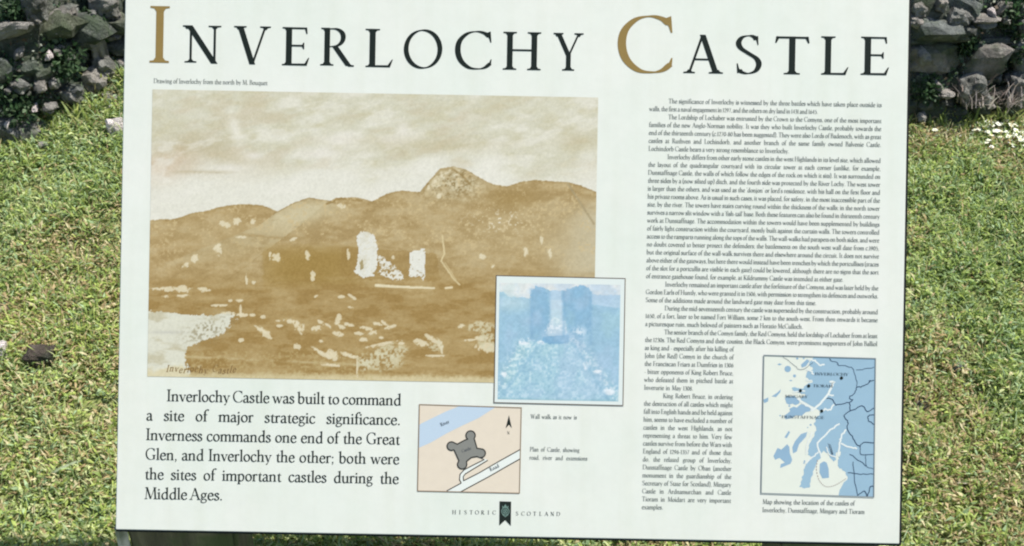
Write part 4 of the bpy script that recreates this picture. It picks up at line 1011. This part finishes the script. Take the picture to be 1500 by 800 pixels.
    # light touches: x, y, rx, ry, slope
    T = [(405, 378, 7, 6, .2), (396, 375, 2, 6, -.3), (450, 374, 3, 6, .2), (458, 404, 3, 6, 0), (510, 372, 2, 6, .2), (243, 423, 12, 3, -.05), (228, 423, 10, 1.5, 0), (270, 423, 9, 4.5, 0), (299, 424, 8, 3, 0), (244, 434, 6, 2, 0), (268, 433, 8, 1.8, 0),
         (337, 440, 3, 1.5, 0), (351, 440.5, 6, 1.8, .05), (323, 447, 10, 1.6, 0), (334, 459, 8, 2.6, .05), (352, 454, 1.4, 8, 0), (356, 461, 7, 2.2, .1), (369, 461.5, 5, 2, 0), (385, 464, 3, 2, 0), (389, 488, 8, 5, .6), (382, 483, 8, 2, .6), (437, 478, 8, 7, .7), (428, 471, 9, 2.4, .2),
         (433, 507, 8, 4, .3), (354, 498, 4, 2.4, 0), (409, 477, 3.6, 1.8, 0), (406, 470, 3, 1.3, 0), (464, 434, 3, 2, 0), (500, 434.5, 4.5, 2, 0), (516, 435, 5, 2, .6), (515, 451, 5, 2, .3), (470, 472, 6, 2.4, .5), (464, 481, 8, 3, -.1), (479, 476, 5, 2, .6), (496, 468, 4, 7, -.4), (498, 478, 7, 3, .5), (509, 475, 7, 2.2, .3),
         (495, 489, 7, 3.5, .2), (525, 488, 6, 2, 0), (537, 481, 9, 2.6, .2), (552, 474, 6, 2, .1), (546, 487, 7, 2.6, 0), (565, 475, 6, 3, .7), (572, 479, 9, 2.2, -.3), (533, 497, 6, 2.4, 0), (558, 494, 3, 1.6, 0), (470, 500, 3.4, 2.2, 0), (465, 513, 7, 2.2, .6), (474, 519, 9, 2.6, .5), (487, 520, 8, 5.5, .35), (484, 535, 11, 2.2, .02),
         (508, 519, 8, 2.4, .3), (518, 523, 7, 2, .1), (523, 536, 1.2, 13, 0), (588, 503, 4, 2, 0), (616, 502, 8, 4, .3), (632, 496, 8, 3, .6), (645, 504, 5, 6, .9), (647, 509, 2.2, 6, 0), (636, 521, 13, 1.4, 0), (688, 498, 8, 1.5, -.05), (704, 495, 8, 3.4, -.1), (715, 509, 14, 5.5, .05), (675, 478, 4, 3, -.3), (318, 366, 5, 6, .3), (285, 378, 5, 5, -.4), (272, 389, 5, 3.4, -.4), (321, 361, 3, 4, 0),
         (329, 329, 7, 4, .2), (347, 324, 5, 4, 0), (371, 324, 4, 3.4, 0), (354, 347, 8, 1.6, 0), (430, 350, 5, 2, -.3), (500, 302, 6, 3.5, .2), (628, 276, 2.2, 4, 0), (637, 266, 2.4, 3, 0), (643, 287, 3, 3.6, -.4), (361, 408, 1.5, 6, .2), (371, 413, 2, 2, 0), (560, 504, 20, 2, -.2), (576, 378, 2, 3, 0), (793, 350, 2, 6, .3), (805, 370, 3, 6, .5), (770, 370, 3, 6, .4), (706, 376, 4, 4, 0), (722, 390, 3, 3, 0)]
    for px, py, rx, ry, sl in T:
        dx = x-px+wob*0.35; dy = y-py-dx*sl+wob*0.3; d = (dx/(rx*1.12))**2+(dy/(ry*1.15))**2+(n3-0.5)*3.2+(n2-0.5)*1.2
        c = mixc(c, (230, 216, 180), (1-sstep(0.5, 1.3, d))*0.88*((np.abs(dx) < rx*2.2) & (np.abs(dy) < ry*2.6)))
    for px, py, rx, ry in ((575, 515, 26, 12), (560, 530, 32, 14), (705, 480, 22, 9), (533, 532, 12, 12), (638, 507, 13, 8), (716, 500, 16, 14)):
        d = ((x-px+wob*2)/rx)**2+((y-py+wob*1.4)/ry)**2
        c = mixc(c, (216, 208, 172), (1-sstep(0.5, 1.3, d))*sstep(0.33, 0.55, n3)*0.75)
    g_ = (n3-0.5)*14+(fbm(x, y, 1/1.7, 1, 109)-0.5)*9
    c = c+g_[..., None]
    lum = c.mean(-1, keepdims=True); return lum+(c-lum)*0.90
dr = part('castle_drawing', raster('castle_drawing', (223.5, 131), (868.5, 563.5), drawing, 1.0), None, 0.0003)
dr['label'] = 'sepia landscape print of a ruined castle below hills'

s = Sheet(); hu, hv = P2(243, 545)
hx_ = 0.0
for c_ in "Inverlochy Castle":
    if c_ == ' ': hx_ += 0.5; continue
    s.glyph(c_, lambda a, b: (hu+KPX*11*(hx_+a*0.9+b*0.22), hv+KPX*11*(b*0.95+0.12*math.sin(hx_*2.3)))); hx_ += G_[c_][0]*0.9+0.12
part('pencilled_title', s.mesh('pencilled_title', ink('pencil_brown', alb(132, 104, 64))), dr, 0.0001)

def Z(ox, oy, sc): return lambda x, y: (ox+x/sc, oy+y/sc)
zp = Z(710, 390, 3.636)
s = Sheet(); s.poly([zp(62, 50), zp(748, 66), zp(736, 742), zp(50, 726)])
mount = part('blue_photograph', s.mesh('blue_photograph', ink('mount_white', alb(228, 236, 232))), None, 0.0006)
mount['label'] = 'pale blue photograph of a wall walk in a white mount'
s = Sheet(); s.quad_line([zp(62, 50), zp(748, 66), zp(736, 742), zp(50, 726)], 1.3, True)
part('frame_line', s.mesh('frame_line', ink('frame_brown', alb(112, 100, 88))), mount, 0.0001)
def bluephoto(x, y):
    X_ = (x-710)*3.636; Y_ = (y-390)*3.636
    n1 = fbm(X_, Y_, 1/150, 4, 201); n2 = fbm(X_, Y_, 1/34, 4, 202); n3 = fbm(X_, Y_, 1/11, 3, 203)
    c = np.empty(x.shape+(3,)); c[:] = (158, 194, 214)
    sky = [(60, 60), (760, 60), (760, 155), (575, 150), (560, 118), (520, 98), (500, 105), (470, 122), (400, 132), (345, 128), (310, 112), (270, 106), (250, 130), (240, 172), (180, 165), (130, 165), (100, 138), (60, 140)]
    wob = (n3-.5)*16
    s_ = inpoly(X_+wob, Y_+wob, sky); c = mixc(c, (234, 233, 228), s_*0.95)
    c = mixc(c, (205, 218, 226), s_*sstep(.5, .7, n2)*.5)
    c = mixc(c, (138, 180, 208), ((inpoly(X_+wob*1.4, Y_+wob, [(248, 130), (270, 106), (312, 112), (338, 150), (342, 300), (320, 360), (290, 400), (240, 380)]) | inpoly(X_+wob*1.4, Y_+wob, [(412, 150), (430, 125), (500, 104), (522, 98), (560, 120), (572, 200), (568, 330), (540, 380), (470, 400), (445, 330), (425, 260)]))*(0.75-0.35*sstep(300, 400, Y_)+0.3*(n2-.5)*2)))
    c = mixc(c, (190, 210, 226), inpoly(X_+wob, Y_+wob, [(345, 132), (408, 132), (412, 300), (345, 300)])*0.7)
    c = mixc(c, (196, 214, 228), np.exp(-((X_-140)/95)**2-((Y_-195)/38)**2)*.8); c = mixc(c, (190, 212, 228), inpoly(X_, Y_+wob, [(570, 150), (730, 155), (730, 225), (570, 205)])*.75)
    c = mixc(c, (206, 222, 232), inpoly(X_+wob*.8, Y_, [(345, 180), (420, 180), (420, 280), (450, 400), (330, 405), (345, 290)])*0.6)
    c = mixc(c, (226, 232, 236), inpoly(X_+wob, Y_+wob, [(335, 300), (375, 275), (430, 290), (440, 355), (320, 360)])*(0.3+0.6*sstep(.45, .6, n3)))
    c = mixc(c, (122, 170, 204), inpoly(X_, Y_+wob*.4, [(310, 375), (450, 365), (455, 400), (380, 422), (305, 410)])*.8)
    walk = inpoly(X_+wob*1.5, Y_+wob, [(180, 410), (250, 400), (330, 412), (480, 415), (560, 470), (640, 560), (715, 680), (712, 722), (68, 705), (100, 590), (150, 490)])
    c = mixc(c, (172, 208, 220), walk*.75)
    c = mixc(c, (212, 226, 228), walk*sstep(.42, .75, n3)*sstep(.3, .7, n2)*.6)
    c = mixc(c, (222, 232, 234), (sstep(.45, .7, n3)*(np.exp(-((X_-180-(470-Y_)*.6)/45)**2)+np.exp(-((X_-560-(Y_-500)*.75)/40)**2))*(Y_ > 380)).clip(0, 1)*.75)
    c = mixc(c, (150, 190, 212), walk*sstep(.46, .25, n3)*.6)
    c = mixc(c, (176, 200, 222), sstep(.5, .7, n1)*.5); c = mixc(c, (176, 210, 212), sstep(.5, .3, n1)*.35)
    c = mixc(c, (235, 238, 240), np.exp(-((X_-505)/38)**2-((Y_-350)/26)**2)*sstep(.4, .55, n3)*.7)
    for q in ((105, 575, 12, 16), (210, 410, 30, 10), (300, 408, 20, 9), (600, 560, 24, 10), (660, 670, 34, 14), (540, 530, 14, 22)):
        c = mixc(c, (240, 242, 244), (1-sstep(.5, 1.4, ((X_-q[0]+wob)/q[2])**2+((Y_-q[1]+wob)/q[3])**2))*.8)
    c = mixc(c, (138, 178, 206), np.exp(-((X_-250)/10)**2)*((Y_ > 120) & (Y_ < 400))*.5+np.exp(-((X_-420)/9)**2)*((Y_ > 130) & (Y_ < 380))*.6+np.exp(-((X_-345)/9)**2)*((Y_ > 135) & (Y_ < 300))*.5+np.exp(-((X_-565)/10)**2)*((Y_ > 130) & (Y_ < 420))*.5)
    c = mixc(c, (145, 185, 208), (np.exp(-((X_-300+(Y_-410)*.75)/12)**2)+np.exp(-((X_-470-(Y_-410)*.62)/12)**2)).clip(0, 1)*((Y_ > 405) & (Y_ < 715))*.55)
    c = mixc(c, (150, 190, 200), sstep(690, 712, Y_-(X_-68)*.025)*.8)
    return c+((n3-.5)*20)[..., None]+((n2-.5)*16)[..., None]
ph = raster('picture', zp(80, 88), zp(712, 720), bluephoto, 1.0)
part('picture', ph, mount, 0.0001)

# ---- site plan
zs = Z(600, 585, 5.517)
def zpl(pts): return [zs(*p) for p in pts]
corner = [(80, 42), (903, 68), (888, 758), (65, 740)]
s = Sheet(); s.poly(zpl(corner)); plan = part('site_plan', s.mesh('site_plan', ink('plan_cream', alb(232, 219, 200), 0.5, 0.04, 80)), None, 0.0003)
plan['label'] = 'small cream plan of a square castle with four corner towers'
s = Sheet(); s.poly(zpl([(80, 205), (95, 195), (290, 100), (400, 56), (690, 66), (560, 150), (420, 215), (300, 275), (170, 350), (74, 392)]))
part('river', s.mesh('river', ink('plan_blue', alb(196, 214, 230))), plan, 0.00008)
s = Sheet(); s.quad_line(zpl(corner), 1.3, True); part('frame_line', s.mesh('frame_line', ink('plan_brown', alb(150, 128, 104))), plan, 0.0003)
s = Sheet(); s.poly(zpl([(300, 742), (420, 672), (404, 640), (412, 590), (450, 560), (560, 510), (605, 480), (632, 490), (520, 560), (450, 600), (434, 660), (600, 575), (720, 500), (893, 405), (891, 482), (640, 625), (420, 746)]))
part('road', s.mesh('road', ink('plan_white', alb(236, 240, 234))), plan, 0.00008)
s = Sheet()
for ln in ([(300, 740), (418, 676)], [(436, 658), (560, 595), (720, 502), (893, 406)], [(415, 746), (640, 625), (800, 533), (891, 482)], [(418, 676), (403, 650), (408, 605), (440, 570), (520, 528), (605, 486)], [(436, 660), (434, 625), (450, 603), (520, 560), (632, 492)]):
    s.quad_line(zpl(ln), 1.5)
part('road_outline', s.mesh('road_outline', ink('plan_dark', alb(70, 66, 58))), plan, 0.00016)
def circ(cx, cy, r, a0, a1, n=9): return [(cx+r*math.cos(math.radians(a)), cy+r*math.sin(math.radians(a))) for a in np.linspace(a0, a1, n)]
cas = circ(493, 292, 38, 130, 400, 12)+[(545, 395)]+circ(578, 435, 35, -90, 90, 9)+[(590, 480), (545, 462), (500, 470), (462, 500)]+circ(425, 525, 38, -20, 190, 10)+[(398, 495), (360, 410)]+circ(338, 378, 35, 60, 290, 10)+[(385, 362), (445, 330)]
s = Sheet(); s.poly(zpl(cas)); part('castle_outline', s.mesh('castle_outline', ink('plan_grey', alb(140, 140, 134))), plan, 0.00024)
s = Sheet(); s.quad_line(zpl(cas), 1.9, True); part('castle_wall_line', s.mesh('castle_wall_line', ink('plan_line', alb(62, 62, 58))), plan, 0.00032)
s = Sheet(); s.poly(zpl([(803, 128), (826, 232), (803, 205), (776, 235)])); 
def ang_text(s, tx, zx, zy, size, angle, zf, track=0.04):
    u0, v0 = P2(*zf(zx, zy)); k = KPX*size; ca, sa = math.cos(angle), math.sin(angle); x = 0
    for c in tx:
        s.glyph(c, lambda a, b: (u0+k*((x+a)*ca-b*sa), v0+k*((x+a)*sa+b*ca))); x += G_[c][0]+track
ang_text(s, 'N', 788, 282, 4.4, 0, zs)
part('north_arrow', s.mesh('north_arrow', M_ink), plan, 0.0002)
s = Sheet(); ang_text(s, 'River', 255, 218, 5.2, 0.42, zs); ang_text(s, 'Road', 655, 582, 5.4, 0.5, zs, .1); ang_text(s, 'Castle', 425, 430, 4.6, 0.36, zs)
part('plan_lettering', s.mesh('plan_lettering', ink('plan_text', alb(84, 90, 96))), plan, 0.0004)

# ---- location map
zm = Z(1110, 515, 3.722)
wr = random.Random(8)
def wig(pts, amp, n=4):
    c = catmull(pts, n); return [tuple(c[0])]+[(p[0]+wr.uniform(-amp, amp), p[1]+wr.uniform(-amp, amp)) for p in c[1:-1]]+[tuple(c[-1])]
def zml(pts): return [zm(*p) for p in pts]
mc = [(33, 20), (641, 38), (632, 793), (18, 772)]
s = Sheet(); s.poly(zml(mc)); lmap = part('location_map', s.mesh('location_map', ink('map_sea', alb(232, 236, 224), 0.5, 0.03, 60)), None, 0.0003)
lmap['label'] = 'blue and white map of a sea coast with islands'
land = [(305, 30), (641, 39), (632, 792), (440, 786), (447, 752), (490, 690), (480, 658), (440, 628), (436, 590), (452, 560), (446, 530), (425, 560), (428, 592), (412, 600), (385, 560), (358, 540), (345, 575), (318, 612), (300, 655), (288, 700), (285, 738), (255, 748), (228, 738), (238, 705), (250, 650),
        (262, 610), (300, 578), (272, 562), (278, 515), (305, 465), (318, 420), (305, 395), (318, 360), (345, 330), (300, 300), (228, 262), (262, 238), (225, 225), (185, 210), (190, 196), (240, 202), (262, 182), (300, 165), (262, 142), (268, 112), (300, 98), (275, 72), (290, 50)]
isl = [[(235, 72), (268, 42), (282, 52), (262, 80), (240, 88)], circ(163, 95, 18, 0, 330, 10), circ(200, 133, 9, 0, 320, 7), [(106, 70), (118, 64), (132, 69), (118, 76)], [(170, 158), (180, 154), (190, 158), (180, 162)], [(75, 245), (105, 225), (126, 205), (122, 222), (100, 248)], [(30, 262), (58, 250), (56, 272), (35, 282)],
       [(148, 256), (160, 240), (178, 246), (200, 240), (214, 258), (230, 270), (224, 284), (206, 292), (188, 284), (172, 290), (156, 282)], [(160, 338), (176, 326), (172, 312), (196, 300), (212, 306), (235, 286), (262, 294), (290, 310), (284, 326), (262, 330), (240, 350), (206, 348), (190, 362), (152, 370), (142, 352)], [(145, 468), (168, 432), (176, 440), (158, 472)], [(202, 490), (235, 450), (270, 438), (262, 465), (225, 505), (212, 545), (192, 555), (188, 522)],
       [(85, 570), (108, 525), (128, 535), (160, 505), (172, 520), (175, 555), (188, 590), (178, 612), (122, 635), (125, 614), (148, 605), (118, 580), (95, 590)], [(248, 612), (252, 592), (260, 594), (254, 612)], [(338, 612), (360, 598), (376, 606), (386, 640), (388, 688), (352, 692), (336, 660)], [(380, 500), (398, 508), (412, 560), (400, 566)], circ(288, 400, 6, 0, 300, 6), circ(272, 414, 4, 0, 300, 5), circ(122, 349, 5, 0, 300, 5), circ(172, 297, 6, 0, 300, 5), circ(215, 38, 7, 0, 300, 5), circ(250, 37, 6, 0, 300, 5)]
rough = []
for a, b in zip(land, land[1:]+land[:1]):
    rough.append(a); edge_ = max(a[0], b[0]) > 600 or min(a[1], b[1]) < 35 or max(a[1], b[1]) > 780
    if not edge_:
        for t in (0.2, 0.4, 0.6, 0.8): rough.append((a[0]+(b[0]-a[0])*t+wr.uniform(-4.5, 4.5), a[1]+(b[1]-a[1])*t+wr.uniform(-4.5, 4.5)))
s = Sheet(); s.poly(zml(rough)); part('mainland', s.mesh('mainland', ink('map_blue', alb(158, 190, 210), 0.5, 0.05, 30)), lmap, 0.00008)
for q in isl:
    s = Sheet(); s.poly(zml(q)); part('island', s.mesh('island', ink('map_island', alb(150, 182, 206), 0.5, 0.05, 30)) if q is isl[0] else s.mesh('island', bpy.data.materials['map_island']), lmap, 0.00008)
s = Sheet()
for i, (ln, wd) in enumerate([([(272, 42), (310, 50), (335, 72), (364, 72)], 2.8), ([(290, 325), (338, 285), (385, 230), (400, 195), (412, 168), (396, 160)], 4), ([(385, 232), (414, 238)], 3), ([(340, 330), (362, 315), (396, 316), (416, 288)], 3), ([(215, 255), (255, 285), (300, 312)], 4), ([(346, 575), (328, 500), (380, 440), (446, 394)], 3),
                              ([(440, 570), (446, 500), (456, 460), (480, 425)], 3), ([(452, 500), (500, 520), (540, 530)], 3), ([(190, 222), (258, 216)], 2.4), ([(262, 612), (300, 572), (330, 545)], 2.4), ([(265, 98), (290, 108), (305, 125)], 2.4), ([(262, 155), (296, 158)], 2.2), ([(300, 440), (270, 500), (262, 560)], 2), ([(372, 520), (388, 560), (424, 575)], 2)]):
    s.quad_line(zml(wig(ln, 4)), wd*0.78, dz=i*1e-5)
part('sea_inlets', s.mesh('sea_inlets', ink('map_inlet', alb(234, 240, 236))), lmap, 0.00016)
s = Sheet()
for i, (ln, wd) in enumerate([([(375, 256), (405, 260), (428, 290), (465, 283), (500, 278)], 1.1), ([(500, 278), (515, 264), (498, 250), (528, 226), (540, 196), (568, 190), (605, 170), (612, 160), (633, 155)], 1.1), ([(540, 196), (536, 150), (520, 98), (490, 80), (440, 74), (434, 60), (400, 48), (390, 36)], .7), ([(536, 100), (580, 96), (634, 84)], .7), ([(500, 280), (506, 322), (560, 298), (582, 302), (595, 325), (634, 308)], 1.1),
                              ([(506, 322), (470, 350), (492, 385), (488, 420), (515, 460), (530, 490), (556, 516), (575, 496), (632, 498)], 1.1), ([(634, 345), (603, 350), (605, 375), (634, 396)], 1.0), ([(500, 560), (560, 598), (590, 625)], .8), ([(556, 516), (565, 560), (630, 560)], .8), ([(490, 660), (560, 668), (632, 668)], .8), ([(520, 600), (525, 660), (530, 720), (545, 784)], .8), ([(590, 560), (588, 620), (630, 640)], .6), ([(545, 784), (580, 760), (600, 785), (612, 738), (632, 735)], 1.1), ([(135, 25), (180, 60), (235, 100), (300, 60)], .5)]):
    s = Sheet(); s.quad_line(zml(wig(ln, 3)), wd, dz=i*1e-5)
    if i == 0: M_navy = ink('map_navy', alb(44, 66, 92))
    part('boundary_line', s.mesh('boundary_line', M_navy), lmap, 0.0003)
s = Sheet(); da = [(325, 592), (319, 640), (330, 690), (345, 716), (370, 735), (400, 735), (430, 724), (460, 706), (484, 690)]
dd = catmull(da, 6)
for i in range(0, len(dd)-1, 2): s.quad_line(zml([tuple(dd[i]), tuple(dd[i+1])]), 0.9)
part('ferry_line', s.mesh('ferry_line', ink('map_brown', alb(150, 120, 110))), lmap, 0.0003)
for q in ((456, 144), (277, 187), (232, 213), (348, 324)):
    s = Sheet(); s.poly(zml(circ(q[0], q[1], 9, 0, 330, 12))); part('castle_marker', s.mesh('castle_marker', M_ink), lmap, 0.0005)
s = Sheet()
for tx, x0, x1, y in (('INVERLOCHY', 310, 494, 128), ('TIORAM', 300, 408, 193), ('MINGARY', 148, 272, 250), ('DUNSTAFFNAGE', 130, 362, 362)):
    s.line(tx, *zm(x0, y), 3.9, (x1-x0)/3.722)
part('map_lettering', s.mesh('map_lettering', ink('map_text', alb(62, 78, 88))), lmap, 0.0005)
s = Sheet(); s.quad_line(zml(mc), 1.4, True); part('frame_line', s.mesh('frame_line', ink('map_frame', alb(136, 146, 150))), lmap, 0.0006)
